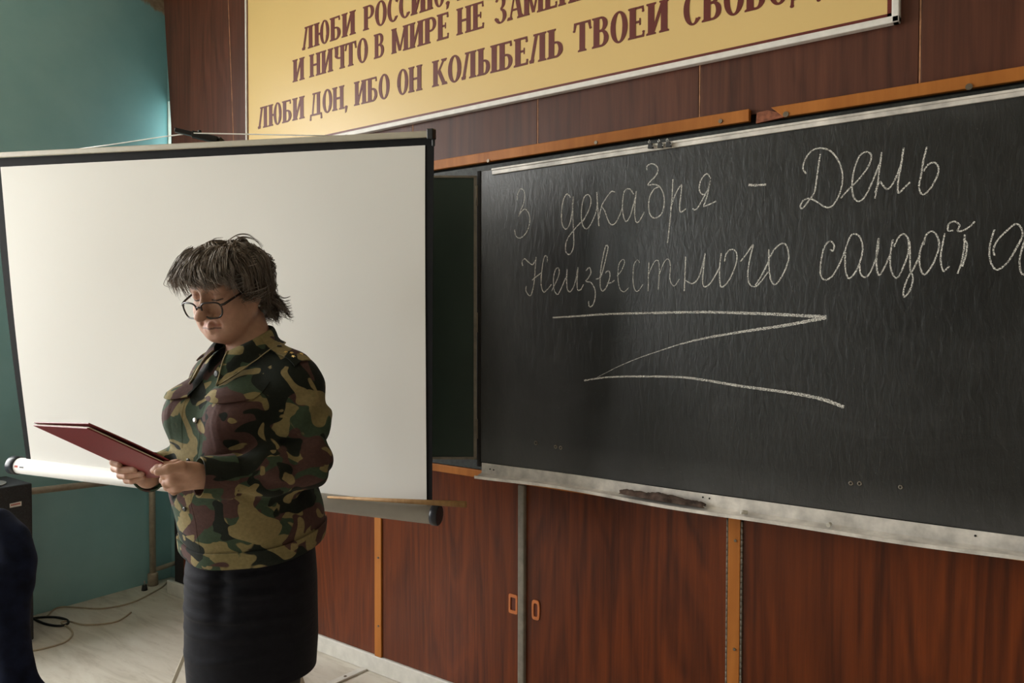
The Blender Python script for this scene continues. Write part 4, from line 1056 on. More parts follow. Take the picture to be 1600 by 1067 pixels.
# everything below is in her own frame: x to her picture-right, y away from the viewer, z up; arm, hand, cuff and folder points baked from image pixels at chosen depths
TF = np.array((-.766, -.643, 0.)); TLt = np.array((.643, -.766, 0.)); UP = np.array((0, 0, 1.))
def T(a, b_, z): return tuple(TLt * a + TF * b_ + UP * z)
TB = np.stack([TLt, TF, UP])
HP = math.radians(18); HYW = math.radians(40)
HF = np.array((-math.sin(HYW) * math.cos(HP), -math.cos(HYW) * math.cos(HP), -math.sin(HP)))
HU = np.array((-math.sin(HYW) * math.sin(HP), -math.cos(HYW) * math.sin(HP), math.cos(HP)))
HL = np.array((math.cos(HYW), -math.sin(HYW), 0.))
HB = np.stack([HL, HF, HU]); HO = np.array((-.051, .0, 1.519))
def Hd(a, b_, c_): return tuple(HO + HL * a + HF * b_ + HU * c_)

body = Body()
B_ = body.add
# head
B_(Ell(Hd(0, -.012, .036), (.073, .090, .078), HB, .02), Ell(Hd(0, .030, -.026), (.061, .060, .080), HB, .03),
   Cone(Hd(-.050, .004, -.050), Hd(-.016, .060, -.096), .026, .020, .03), Cone(Hd(.050, .004, -.050), Hd(.016, .060, -.096), .026, .020, .03),
   Cone(Hd(-.008, .070, -.097), Hd(.008, .070, -.097), .020, .020, .02),
   Ell(Hd(-.037, .057, -.040), (.027, .027, .032), HB, .025), Ell(Hd(.037, .057, -.040), (.027, .027, .032), HB, .025),
   Ell(Hd(-.036, .048, -.078), (.026, .028, .026), HB, .03), Ell(Hd(.036, .048, -.078), (.026, .028, .026), HB, .03),
   Cone(Hd(-.040, .070, .022), Hd(-.010, .080, .020), .013, .012, .018), Cone(Hd(.040, .070, .022), Hd(.010, .080, .020), .013, .012, .018),
   Ell(Hd(0, .018, -.096), (.034, .034, .014), HB, .02))
# nose, lips
B_(Cone(Hd(0, .084, .012), Hd(0, .107, -.028), .0088, .0110, .016), Ell(Hd(0, .1160, -.0375), (.0150, .0160, .0135), HB, .010),
   Ell(Hd(-.0150, .098, -.0425), (.0090, .012, .0090), HB, .007), Ell(Hd(.0150, .098, -.0425), (.0090, .012, .0090), HB, .007),
   Cone(Hd(-.019, .0815, -.0725), Hd(0, .0912, -.0695), .0026, .0056, .010), Cone(Hd(.019, .0815, -.0725), Hd(0, .0912, -.0695), .0026, .0056, .010),
   Cone(Hd(-.016, .0838, -.0805), Hd(0, .0868, -.0810), .0058, .0072, .010), Cone(Hd(.016, .0838, -.0805), Hd(0, .0868, -.0810), .0058, .0072, .010))
# eyelids, lowered
for s in (-1, 1):
    B_(Ell(Hd(s * .031, .0735, .003), (.0160, .0128, .0125), HB, .006))
    # ear
    B_(Ell(Hd(s * .075, -.012, -.012), (.0075, .017, .029), HB, .008), Ell(Hd(s * .0745, -.004, -.036), (.006, .009, .010), HB, .006))
# neck
NB = np.array(T(0, -.015, 1.335))
B_(Cone(Hd(0, -.036, -.050), tuple(NB - TF * .006), .044, .056, .02), Cone(tuple(NB), T(0, -.02, 1.25), .070, .11, .04))
# trunk and legs under the clothes
B_(Cone(T(-.12, -.02, 1.275), T(.12, -.02, 1.275), .050, .050, .05), Ell(T(0, .005, 1.14), (.150, .105, .19), TB, .05),
   Ell(T(0, .03, .96), (.145, .12, .15), TB, .05), Ell(T(0, 0, .80), (.135, .12, .13), TB, .05))
for s, lx, ly in ((-1, -.062, .0), (1, .064, .015)):
    B_(Cone((lx * 1.05, ly, .78), (lx, ly, .48), .080, .048, .008), Cone((lx, ly, .48), (lx, ly + .015, .34), .047, .049, .008), Cone((lx, ly + .015, .34), (lx, ly + .01, .09), .047, .032, .008),
       Ell((lx - .05, ly - .035, .045), (.045, .030, .030), None, .03), Cone((lx, ly + .01, .09), (lx - .075, ly - .06, .040), .034, .024, .03))
# arms (inside the sleeves)
SHn, ELn, WRn = T(.140, -.02, 1.262), (0.1258,-0.15,1.082), (-0.1008,-0.25,1.0834)
SHf, ELf, WRf = T(-.150, -.02, 1.262), (-.125, .135, 1.075), (-0.2356,-0.075,1.057)
B_(Cone(SHn, ELn, .042, .036, .03), Cone(ELn, (-0.0644,-0.242,1.0811), .036, .026, .008), Cone((-0.0644,-0.242,1.0811), WRn, .0265, .0265, .008))
B_(Cone(SHf, ELf, .042, .036, .03), Cone(ELf, WRf, .036, .0255, .008))
# near hand: back of the hand to the viewer, thumb on the cover, fingers curled behind
kn = [(-0.1566,-0.265,1.1155), (-0.1621,-0.278,1.1026), (-0.161,-0.277,1.0853), (-0.1528,-0.268,1.0687)]
B_(Cone(WRn, (-0.124,-0.262,1.0944), .0255, .021, .006), Cone((-0.1191,-0.255,1.1), kn[0], .0155, .0125, .007), Cone((-0.1187,-0.262,1.0912), kn[1], .0175, .0125, .007),
   Cone((-0.1188,-0.262,1.0825), kn[2], .0175, .0125, .007), Cone((-0.1166,-0.256,1.074), kn[3], .0160, .0115, .007), Ell((-0.1341,-0.252,1.0845), (.032, .016, .026), None, .010))
fg = [[kn[0], (-0.179,-0.262,1.1156), (-0.1945,-0.25,1.1094), (-0.2049,-0.238,1.1021)],
      [kn[1], (-0.1788,-0.266,1.0957), (-0.184,-0.24,1.0796), (-0.1752,-0.222,1.0711)],
      [kn[2], (-0.1765,-0.264,1.0766), (-0.1762,-0.24,1.0632), (-0.1657,-0.224,1.0607)],
      [kn[3], (-0.1669,-0.256,1.0615), (-0.1633,-0.238,1.0518), (-0.1536,-0.226,1.0515)]]
rads = [(.0106, .0094, .0086, .0074), (.0108, .0095, .0088, .0076), (.0104, .0092, .0084, .0074), (.0094, .0084, .0076, .0066)]
for P4, R4 in zip(fg, rads): body.chain([Cone(P4[i], P4[i + 1], R4[i], R4[i + 1], .005) for i in range(3)], .010)
body.chain([Cone((-0.1185,-0.264,1.1016), (-0.1437,-0.296,1.1174), .0150, .0125, .008), Cone((-0.1435,-0.298,1.1178), (-0.1681,-0.31,1.1158), .0118, .0105, .005), Cone((-0.1681,-0.31,1.1158), (-0.1885,-0.308,1.1104), .0105, .0085, .005)], .016)
# far hand: palm under the folder, finger ends resting on its underside
kf = [(-0.3017,-0.05,1.0907), (-0.2984,-0.045,1.0756), (-0.2873,-0.045,1.0608), (-0.274,-0.05,1.05)]
B_(Cone(WRf, (-0.2619,-0.055,1.0674), .0245, .020, .006), Cone((-0.2625,-0.05,1.0759), kf[0], .0160, .0120, .007), Cone((-0.2625,-0.05,1.0681), kf[1], .0170, .0122, .007),
   Cone((-0.2598,-0.05,1.06), kf[2], .0170, .0120, .007), Cone((-0.2553,-0.052,1.0539), kf[3], .0160, .0110, .007))
ff = [[kf[0], (-0.3082,-0.08,1.1071), (-0.3041,-0.108,1.104), (-0.2912,-0.122,1.1004)],
      [kf[1], (-0.3049,-0.085,1.0863), (-0.2892,-0.118,1.0868), (-0.2567,-0.138,1.0899)],
      [kf[2], (-0.2923,-0.088,1.0692), (-0.2744,-0.118,1.0723), (-0.2408,-0.136,1.0788)],
      [kf[3], (-0.2787,-0.088,1.0561), (-0.2644,-0.112,1.0591), (-0.2396,-0.124,1.0674)]]
for P4, R4 in zip(ff, rads): body.chain([Cone(P4[i], P4[i + 1], R4[i], R4[i + 1], .005) for i in range(3)], .008)
body.chain([Cone((-0.2672,-0.035,1.083), (-0.2763,-0.05,1.1143), .0140, .0110, .008), Cone((-0.2763,-0.05,1.1143), (-0.2812,-0.085,1.1279), .0108, .0085, .005)], .014)
# mouth line, folds beside the mouth, nostrils, eye sockets, eyelid slits, ear hollows
for s in (-1, 1):
    body.cut(Cone(Hd(s * .018, .093, -.046), Hd(s * .029, .084, -.068), .0012, .0008, .010))
    body.cut(Cone(Hd(s * .0065, .108, -.0515), Hd(s * .0070, .103, -.046), .0030, .0024, .002))
    body.cut(Ell(Hd(s * .017, .094, .006), (.009, .012, .010), HB, .012))
    body.cut(Cone(Hd(s * .0190, .0850, -.0030), Hd(s * .0310, .0880, -.0050), .0016, .0020, .002), Cone(Hd(s * .0310, .0880, -.0050), Hd(s * .0430, .0815, -.0030), .0020, .0016, .002))
    body.cut(Ell(Hd(s * .0835, -.012, -.008), (.005, .009, .016), HB, .005))
V, F = surface(body, (-.36, -.36, 0.0), (.24, .26, 1.66), .0019)
V = relax(V, F, 1, .4)
# skin colour: lips, brows, cheeks, nose tip, knuckles, nails, lash line; shade painted into mouth, lid and cheek creases
def head_xyz(V): return (V - HO) @ HB.T
hc = head_xyz(V)
base = np.array((.50, .285, .20)); tint = np.tile(base, (len(V), 1))
def paint(center, rad, col, amt, soft=.5):
    q = (hc - np.array(center)) / np.array(rad); w = np.clip((1 - np.sqrt((q * q).sum(1))) / soft, 0, 1) * amt
    tint[:] = tint * (1 - w[:, None]) + np.array(col) * w[:, None]
def paint_front(a, b_, r, col, amt, soft=.5):
    """stroke on the front of the face, measured in the face's own plane"""
    X = hc[:, [0, 2]]; a = np.array(a); b_ = np.array(b_); ab = b_ - a
    t = np.clip((X - a) @ ab / (ab @ ab + 1e-12), 0, 1); d = np.linalg.norm(X - a - t[:, None] * ab, axis=1)
    w = np.clip((1 - d / r) / soft, 0, 1) * amt * (hc[:, 1] > .055) * (np.abs(hc[:, 0]) < .07)
    tint[:] = tint * (1 - w[:, None]) + np.array(col) * w[:, None]
def paint_seg(a, b_, r, col, amt, space=None, soft=.5):
    X = hc if space is None else V; a = np.array(a); b_ = np.array(b_); ab = b_ - a
    t = np.clip((X - a) @ ab / (ab @ ab + 1e-12), 0, 1); d = np.linalg.norm(X - a - t[:, None] * ab, axis=1)
    w = np.clip((1 - d / r) / soft, 0, 1) * amt
    tint[:] = tint * (1 - w[:, None]) + np.array(col) * w[:, None]
for s in (-1, 1):
    paint((s * .042, .072, -.040), (.030, .03, .026), (.50, .23, .17), .5, .8)
    paint_seg((s * .015, .087, .026), (s * .046, .072, .029), .0050, (.10, .065, .045), .75)
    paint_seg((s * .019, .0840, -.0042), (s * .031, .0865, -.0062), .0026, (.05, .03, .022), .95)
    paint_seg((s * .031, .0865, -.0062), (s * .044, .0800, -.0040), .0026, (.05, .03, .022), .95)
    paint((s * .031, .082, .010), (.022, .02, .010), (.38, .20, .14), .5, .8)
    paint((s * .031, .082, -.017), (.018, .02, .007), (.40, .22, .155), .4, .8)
    paint_seg((s * .022, .085, -.0705), (0, .094, -.0675), .0058, (.42, .165, .125), .8)
    paint((s * .077, -.012, -.012), (.02, .03, .04), (.48, .24, .17), .6, .8)
paint_seg((-.017, .087, -.0815), (.017, .087, -.0815), .0080, (.42, .17, .13), .8)
for s in (-1, 1):
    paint_front((s * .028, -.0768), (s * .012, -.0750), .0024, (.12, .05, .042), .9); paint_front((s * .012, -.0752), (0, -.0760), .0026, (.12, .05, .042), .9)  # shade between the lips painted as a dark line
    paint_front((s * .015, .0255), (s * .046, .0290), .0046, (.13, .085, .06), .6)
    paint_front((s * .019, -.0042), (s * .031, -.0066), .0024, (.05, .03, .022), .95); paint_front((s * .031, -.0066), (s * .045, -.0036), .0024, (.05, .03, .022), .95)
    paint_front((s * .020, .0085), (s * .043, .0095), .0022, (.30, .15, .11), .5)  # painted shade of the lid crease
    paint_front((s * .021, -.048), (s * .034, -.070), .0030, (.38, .19, .14), .45)  # painted shade along the fold beside the mouth
paint((0, .112, -.038), (.018, .02, .016), (.50, .235, .17), .6, .8)
for lst in (fg, ff):
    for P4 in lst:
        a = np.array(P4[2]); b_ = np.array(P4[3])
        paint_seg(P4[1], P4[1], .012, (.48, .225, .16), .5, 1, .9)
        e = b_ + (b_ - a) / np.linalg.norm(b_ - a) * .003 + np.array((0, -.006, .003))
        paint_seg(e, e - (b_ - a) * .25, .0062, (.62, .40, .31), .7, 1, .4)
hz_ = V[:, 2] < .62
tint[hz_] = (.40, .22, .15)
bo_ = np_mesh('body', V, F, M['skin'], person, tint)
bo_['label'] = 'face and hands'
for s in (-1, 1):
    c0 = np.array(Hd(s * .031, .0735, .003))
    u, v_ = np.meshgrid(np.linspace(0, 2 * PI, 17), np.linspace(0, PI, 11), indexing='ij')
    ey = MB().grid(c0 + .0112 * np.stack([np.cos(u) * np.sin(v_), np.sin(u) * np.sin(v_), np.cos(v_)], -1)).build('eye', M['eye'], person)
    dn = HF * .86 - HU * .5; dn /= np.linalg.norm(dn)
    MB().tube([c0 + dn * .0098, c0 + dn * .0114, c0 + dn * .0116], [.0054, .0050, .0020], 14).build('iris', M['iris'], ey)

# --- jacket
jac = Body()
J = jac.add
J(Ell(T(0, .005, 1.185), (.178, .128, .185), TB, .05), Cone(T(-.135, -.02, 1.275), T(.135, -.02, 1.275), .062, .062, .06),
  Cone(T(0, -.03, 1.325), T(.125, -.02, 1.285), .062, .056, .05), Cone(T(0, -.03, 1.325), T(-.125, -.02, 1.285), .062, .056, .05),
  Ell(T(.080, .098, 1.195), (.088, .082, .085), TB, .05), Ell(T(-.080, .098, 1.195), (.088, .082, .085), TB, .05),
  Ell(T(0, .055, 1.02), (.176, .140, .17), TB, .06), Ell(T(0, .018, .905), (.180, .142, .11), TB, .05), Ell(T(0, .012, .84), (.178, .140, .08), TB, .04), Ell(T(.06, -.045, .93), (.114, .108, .15), TB, .05))
# sleeves
J(Cone(SHn, T(.160, -.035, 1.19), .062, .058, .05), Cone(T(.160, -.035, 1.19), ELn, .058, .060, .03),
  Cone(ELn, (0.0413,-0.2,1.0757), .060, .053, .03), Cone((0.0413,-0.2,1.0757), (-0.0739,-0.245,1.0808), .050, .0415, .02))
J(Cone(SHf, T(-.180, -.02, 1.18), .064, .060, .05), Cone(T(-.180, -.02, 1.18), ELf, .060, .054, .03), Cone(ELf, (-0.2278,-0.055,1.0653), .052, .041, .02))
jac.cut(Cone(tuple(NB + np.array((0, 0, .0))), tuple(NB + HF * .035 + UP * .15), .064, .085, .012))
nz = np.array((-.10, -.085, 1.0)); nz = nz / np.linalg.norm(nz)
HEM0 = np.array(T(0, 0, .853))
wa, wb = np.array((-0.0739,-0.245,1.0808)), np.array(ELn)
def _cap(a, b_):
    a = np.array(a, np.float32); d = a - np.array(b_, np.float32); return a, (d / np.linalg.norm(d)).astype(np.float32)
CAPS = [_cap((-0.0847,-0.248,1.0813), (-0.0386,-0.228,1.0768)), _cap((-0.2338,-0.066,1.0614), (-0.2222,-0.04,1.0701))]
def creases(P, D):
    x, y, z = P[..., 0], P[..., 1], P[..., 2]
    # waist blouse gathers
    f = 0.0045 * np.sin(36 * (x * .8 - y * .6) + 2.2 * np.sin(13 * z) + 1) * np.clip((1.0 - z) * 7, 0, 1)
    f = f + .004 * np.sin(30 * z + 12 * x + 5 * y) * np.clip((1.06 - z) * 5, 0, 1) * np.clip((z - .86) * 10, 0, 1)
    # elbow
    e = np.exp(-(((x - ELn[0]) / .08) ** 2 + ((y - ELn[1]) / .10) ** 2 + ((z - ELn[2] - .02) / .09) ** 2))
    f = f + .0095 * e * np.sin(78 * (x * .45 + z * .8) + 4 * np.sin(20 * y + 14 * x))
    # forearm, upper arm rings
    g = np.clip((ELn[0] - x) * 12, 0, 1) * np.exp(-((z - 1.08) / .07) ** 2) * (y < -.13)
    f = f + .0045 * g * np.sin(52 * x + 40 * z + 3 * np.sin(30 * z))
    g = np.exp(-(((x - .15) / .09) ** 2 + ((z - 1.20) / .08) ** 2)) * (y < -.02)
    f = f + .0068 * g * np.sin(58 * z - 38 * x + 2.5 * np.sin(17 * x))
    # drag lines from the bust to the armpit
    g = np.exp(-(((x - .02) / .11) ** 2 + ((z - 1.20) / .09) ** 2)) * (y < -.05)
    f = f + .0050 * g * np.sin(44 * (z * .75 - x * .66) + 2 * np.sin(11 * z))
    D = D + f
    hem = (HEM0 - P) @ nz.astype(np.float32)
    for w_, d_ in CAPS:
        v = P - w_; near_ = (v * v).sum(-1) < .085 ** 2
        D = np.where(near_, smax(D, v @ d_, .003), D)
    return smax(D, hem.astype(np.float32), .012)
jac.extra = creases
V, F = surface(jac, (-.36, -.36, .78), (.26, .28, 1.42), .0042)
V = relax(V, F, 1, .5)
jacket = np_mesh('jacket', V, F, M['camo'], person)
jacket['label'] = 'woodland camouflage jacket'
jb = jac
def jpart(mb, name, mat='camo', label=None, bevel=0.0):
    o = mb.build(name, M[mat] if isinstance(mat, str) else mat, jacket, bevel)
    if label: o['label'] = label
    return o
def front_patch(pts_az, nu, nv, off, thick, extra=None):
    """pts_az: four corners (a,z) ordered top-left, top-right, bottom-right, bottom-left; cast from the front onto the jacket"""
    tl, tr2, br, bl = [np.array(p, float) for p in pts_az]
    O = np.zeros((nu + 1, nv + 1, 3)); lift = np.zeros((nu + 1, nv + 1))
    for i in range(nu + 1):
        for j in range(nv + 1):
            u, w_ = i / nu, j / nv
            p = (tl * (1 - u) + tr2 * u) * (1 - w_) + (bl * (1 - u) + br * u) * w_
            O[i, j] = np.array(T(p[0], .40, p[1])); lift[i, j] = extra(u, w_) if extra else 0
    G = cast(jac, O, np.broadcast_to(-TF, O.shape), .7)
    G = G + TF * (off + lift)[..., None]
    return G, thick
# front placket with hem-to-collar fly
G, th = front_patch([(-.022, 1.325), (.022, 1.325), (.022, .880), (-.022, .880)], 6, 60, .0005, .0035)
jpart(MB().grid(G, True, th), 'placket')
# chest pockets: pleated bag plus flap whose free edge stands off
for s in (-1, 1):
    a0, a1 = (.036, .150) if s > 0 else (-.150, -.036)
    G, th = front_patch([(a0 + .006, 1.285), (a1 - .006, 1.285), (a1 - .004, 1.125), (a0 + .004, 1.125)], 20, 24, .0005, .003, lambda u, w_: .0025 * (abs(u - .5) < .14) * (1 - w_ * .4))
    jpart(MB().grid(G, True, th), 'chest_pocket')
    G, th = front_patch([(a0, 1.308), (a1, 1.308), (a1 + .004, 1.252), (a0 - .004, 1.254)], 20, 12, .002, .0035, lambda u, w_: .016 * w_ ** 1.6 + .004 * math.sin(u * 5))
    for i in range(G.shape[0]): G[i, -1, 2] -= .010 * math.sin(PI * i / (G.shape[0] - 1)) * 1.0
    jpart(MB().grid(G, True, th), 'pocket_flap')
# buttons
def button(a, z, r, mat, name='button', lift=.004):
    P = cast(jac, np.array([[T(a, .4, z)]]), np.array([[-TF]]), .7)[0, 0] + TF * lift
    jpart(MB().tube([P, P + TF * .0015, P + TF * .003, P + TF * .0035], [r, r, r * .85, r * .5], 16), name, mat)
button(.002, 1.196, .0068, 'steel', 'press_stud'); button(.006, 1.305, .0095, 'button_dark'); button(0, 1.10, .006, 'button_dark'); button(0, .985, .006, 'button_dark')
# collar: band round the neck with two pointed leaves
nu, nv = 49, 9; G = np.zeros((nu, nv, 3))
for i in range(nu):
    u = i / (nu - 1); th_ = math.radians(24 + 312 * u)             # 0 = front, going round her left side
    dirv = TF * math.cos(th_) + TLt * math.sin(th_)
    fr_ = max(0.0, math.cos(th_))
    bk = ((1 - math.cos(th_)) / 2) ** .6
    cen = np.array(T(0, .012 + .018 * (1 - bk), 0))
    r_in = .061 + .007 * fr_; r_out = .094 + .020 * fr_
    z_in = 1.352 + .074 * bk; z_out = 1.322 + .042 * bk - .034 * fr_ ** 2
    e_ = min(u, 1 - u)
    if e_ < .12: k_ = 1 - e_ / .12; z_out -= .020 * k_; r_out += .014 * k_
    for j in range(nv):
        w_ = j / (nv - 1)
        rr_ = r_in + (r_out - r_in) * w_; zz_ = z_in + (z_out - z_in) * w_ + .018 * math.sin(PI * min(1, w_ * 1.25)) * (1 - .5 * fr_)
        G[i, j] = cen + dirv * rr_ + UP * zz_
for it in range(30):
    d_ = jac.value(G.astype(np.float32)); push = np.clip(.006 - d_, 0, .004)
    rad_ = G - np.array(T(0, .0, 1.27)); rad_ /= np.linalg.norm(rad_, axis=2, keepdims=True)
    G = G + (rad_ * .5 + UP * .7) * push[..., None]
jpart(MB().grid(G, True, .0035), 'collar')
ed = MB()
ed.tube([tuple(p) for p in G[1:-1, -1] + np.array(UP) * .001], .0016, 6)
ed.tube([tuple(p) for p in G[0, :] + TF * .002], .0016, 6); ed.tube([tuple(p) for p in G[-1, :] + TF * .002], .0016, 6)
jpart(ed, 'collar_edge', 'stitch')
# shoulder straps with four little stars on the near one
def top_patch(a0, a1, b0, b1, nu, nv, off):
    O = np.array([[T(a0 + (a1 - a0) * i / nu, b0 + (b1 - b0) * j / nv + (.012 * (1 - (2 * j / nv - 1) ** 2) * 0), 1.5) for j in range(nv + 1)] for i in range(nu + 1)])
    return cast(jac, O, np.broadcast_to(-UP, O.shape), .6) + UP * off
for s in (-1, 1):
    lo_, hi_ = (.072, .186) if s > 0 else (-.186, -.072)
    G = top_patch(lo_, hi_, .020, -.032, 18, 8, .004)
    jpart(MB().grid(G, True, .004), 'shoulder_strap', M['strap'] if 'strap' in M else 'camo')
    sb = G[5 if s > 0 else 13, 4]
    jpart(MB().tube([sb + UP * .004, sb + UP * .0075], [.006, .005], 12), 'button', 'button_dark')
    if s > 0: GS = G
def star(p, n, r):
    n = Vector(n).normalized(); x = n.cross(Vector((0, 0, 1))).normalized(); y = n.cross(x)
    pts = []
    for k in range(10):
        a = PI / 2 + k * PI / 5; rr_ = r if k % 2 == 0 else r * .42
        pts.append(Vector(p) + x * math.cos(a) * rr_ + y * math.sin(a) * rr_)
    mb = MB(); top = Vector(p) + n * .003
    mb.add(pts + [top], [(k, (k + 1) % 10, 10) for k in range(10)]); return mb
for i, j in ((11, 2), (13, 3), (15, 6), (15, 2)):
    p = GS[i, j]; du_ = GS[i + 1, j] - GS[i - 1, j]; dv_ = GS[i, j + 1] - GS[i, j - 1]; n_ = np.cross(du_, dv_); n_ = n_ * (1 if n_[2] > 0 else -1); n_ /= np.linalg.norm(n_)
    jpart(star(p + n_ * .0045, n_, .0062), 'star', 'brass', 'small gold rank star')
# waistband
nu, nv = 72, 7; G = np.zeros((nu, nv, 3))
for i in range(nu):
    an = 2 * PI * i / nu; dv3 = np.array((math.cos(an), math.sin(an), 0))
    for j in range(nv):
        q = .004 + .040 * j / (nv - 1); c_ = HEM0 + nz * q
        G[i, j] = c_ + dv3 * .45 - UP * (dv3 @ nz) / nz[2] * .45
D_ = np.zeros_like(G)
for i in range(nu):
    an = 2 * PI * i / nu; dv3 = np.array((math.cos(an), math.sin(an), 0)); dd = -(dv3 - UP * (dv3 @ nz) / nz[2]); D_[i, :] = dd / np.linalg.norm(dd)
G = cast(jac, G, D_, .7) - D_ * .0015
jpart(MB().grid(G, True, .0045, True), 'waistband')
# cuffs
def cuff(a, c_, r0, r1, name='cuff'):
    a = np.array(a); c_ = np.array(c_); d = (c_ - a) / np.linalg.norm(c_ - a); x = np.cross(d, UP); x /= np.linalg.norm(x); y = np.cross(d, x)
    G = np.array([[a + (c_ - a) * w_ + (x * math.cos(t) + y * math.sin(t) * 1.04) * ((r0 + (r1 - r0) * w_) * (1 + .02 * math.sin(3 * t + 5 * w_))) for w_ in np.linspace(0, 1, 8)] for t in np.linspace(0, 2 * PI, 37)[:-1]])
    return jpart(MB().grid(G, True, -.004, True), name)
cuff((-0.1098,-0.256,1.0837), (-0.0413,-0.229,1.0772), .0445, .0505)
cuff((-0.2381,-0.078,1.0593), (-0.2222,-0.04,1.0701), .0400, .0440)
cb = (-0.0638,-0.268,1.0526)
jpart(MB().tube([np.array(cb), np.array(cb) + np.array((0, -.004, -.001))], [.0065, .005], 14), 'button', 'button_dark')

# --- skirt
nu, nv = 96, 70; G = np.zeros((nu, nv, 3)); rr = np.random.RandomState(5)
for i in range(nu):
    an = 2 * PI * i / nu; ca, sa = math.cos(an), math.sin(an)
    for j in range(nv):
        w_ = j / (nv - 1); z = .905 - .385 * w_
        hx = .150 + .012 * math.sin(min(1, w_ * 2.2) * PI / 2) + .004 * w_ - .006 * max(0, w_ - .8) * 5; hy_ = .130 + .012 * math.sin(min(1, w_ * 2.2) * PI / 2)
        e = 2.0
        px = hx * ca; py = hy_ * sa
        front = math.exp(-((an - math.radians(238)) / .75) ** 2)
        wr_ = 0.0
        for zc, am, sl in ((.835, .0045, .10), (.805, .004, -.05), (.765, .0055, .16), (.742, .003, .1), (.700, .0055, .12), (.655, .003, .08), (.60, .0025, -.06)):
            zz_ = zc - sl * .12 * (ca + .3); wr_ += am * math.exp(-((z - zz_) / .0085) ** 2)
        f = 1 + (wr_ * front * 1.9) / .14 + .010 * math.sin(an * 7 + 3 * w_) * w_ * .5
        # a soft dip between the thighs
        dip = math.exp(-((an - math.radians(243)) / .13) ** 2) * .012 * math.sin(min(1, w_ * 1.6) * PI)
        f -= dip / .14
        G[i, j] = (px * f + .003, py * f + .012, z + (.005 * math.sin(an * 3) + .004 * ca) * w_)
sk = MB().grid(G, True, -.003, True).build('skirt', M['denim'], person); sk['label'] = 'dark navy denim skirt'
wbm = np.array([[(( .152 * 1.0) * math.cos(t) + .003, .132 * math.sin(t) + .012, z) for z in np.linspace(.868, .908, 5)] for t in np.linspace(0, 2 * PI, 73)[:-1]])
MB().grid(wbm, True, .003, True).build('skirt_waistband', M['denim'], sk)
# tights and shoes
for lx, ly in ((-.062, .0), (.064, .015)):
    tg = Body(); tg.add(Cone((lx * 1.02, ly, .66), (lx, ly, .48), .073, .0575, .03), Cone((lx, ly, .48), (lx, ly + .015, .34), .0550, .0570, .02), Cone((lx, ly + .015, .34), (lx, ly + .01, .09), .0550, .0385, .02))
    V, F = surface(tg, (lx - .13, ly - .13, .06), (lx + .13, ly + .15, .75), .006)
    np_mesh('tights', V, F, M['tights'], person)
    shm = Body(); shm.add(Cone((lx, ly + .02, .055), (lx - .06, ly - .05, .040), .040, .038, .02), Ell((lx - .085, ly - .072, .034), (.062, .042, .034), None, .03), Cone((lx, ly + .012, .10), (lx, ly + .012, .06), .042, .042, .02))
    shm.extra = lambda P, D: np.maximum(D, .012 - P[..., 2])
    V, F = surface(shm, (lx - .18, ly - .16, -.01), (lx + .09, ly + .11, .16), .005)
    so = np_mesh('shoe', V, F, M['shoe'], person)
    slm = MB(); out = [(lx - .045 + .105 * math.cos(t) * .77 - .045 * math.sin(t) * .64, ly - .028 + .105 * math.cos(t) * .64 + .045 * math.sin(t) * .77) for t in np.linspace(0, 2 * PI, 33)[:-1]]
    slm.add([(x, y, 0.0) for x, y in out] + [(x, y, .016) for x, y in out], [tuple(range(32))[::-1], tuple(range(32, 64))] + [(k, (k + 1) % 32, 32 + (k + 1) % 32, 32 + k) for k in range(32)])
    slm.build('shoe_sole', M['black_plastic'], so)

# --- spectacles low on the nose
gl_p = []
def lens_pts(s, k=1.0, n=36, db=0.0):
    out = []
    for q in range(n):
        t = 2 * PI * q / n; ct, st_ = math.cos(t), math.sin(t); e = .62
        x = math.copysign(abs(ct) ** e, ct) * .0262 * k; y = math.copysign(abs(st_) ** e, st_) * .0205 * k
        if y < 0: x *= (1 + .16 * y / .0205)
        out.append(Hd(s * (.0335 + x * 1.0), .114 - .012 * ((.0335 + x) / .06) ** 2 + db + y * .10, -.024 + y))
    return out
gm = MB()
for s in (-1, 1): gm.loop_tube(lens_pts(s), .0022, 8)
gm.tube([Hd(-.0085, .1135, -.017), Hd(-.003, .1165, -.0145), Hd(.003, .1165, -.0145), Hd(.0085, .1135, -.017)], .0021, 8)
gls = gm.build('glasses', M['glasses'], person); gls['label'] = 'dark framed glasses low on the nose'
for s in (-1, 1):
    MB().add(lens_pts(s, .97) + lens_pts(s, .97, 36, .0012), [tuple(range(36)), tuple(range(36, 72))[::-1]] + [(k, (k + 1) % 36, 36 + (k + 1) % 36, 36 + k) for k in range(36)]).build('lens', M['lens'], gls)
    MB().tube([Hd(s * .0585, .103, -.0125), Hd(s * .066, .098, -.011), Hd(s * .071, .080, -.006), Hd(s * .079, .03, .004), Hd(s * .080, -.012, .013), Hd(s * .078, -.03, .003)], [.0030, .0032, .0029, .0024, .0022, .0022], 8).build('temple_arm', M['glasses'], gls)
for s in (1,):
    e0 = np.array(Hd(.081, -.003, -.046)); MB().tube([e0, e0 + HL * .004], [.0024, .0024], 10).build('earring', M['steel'], person)

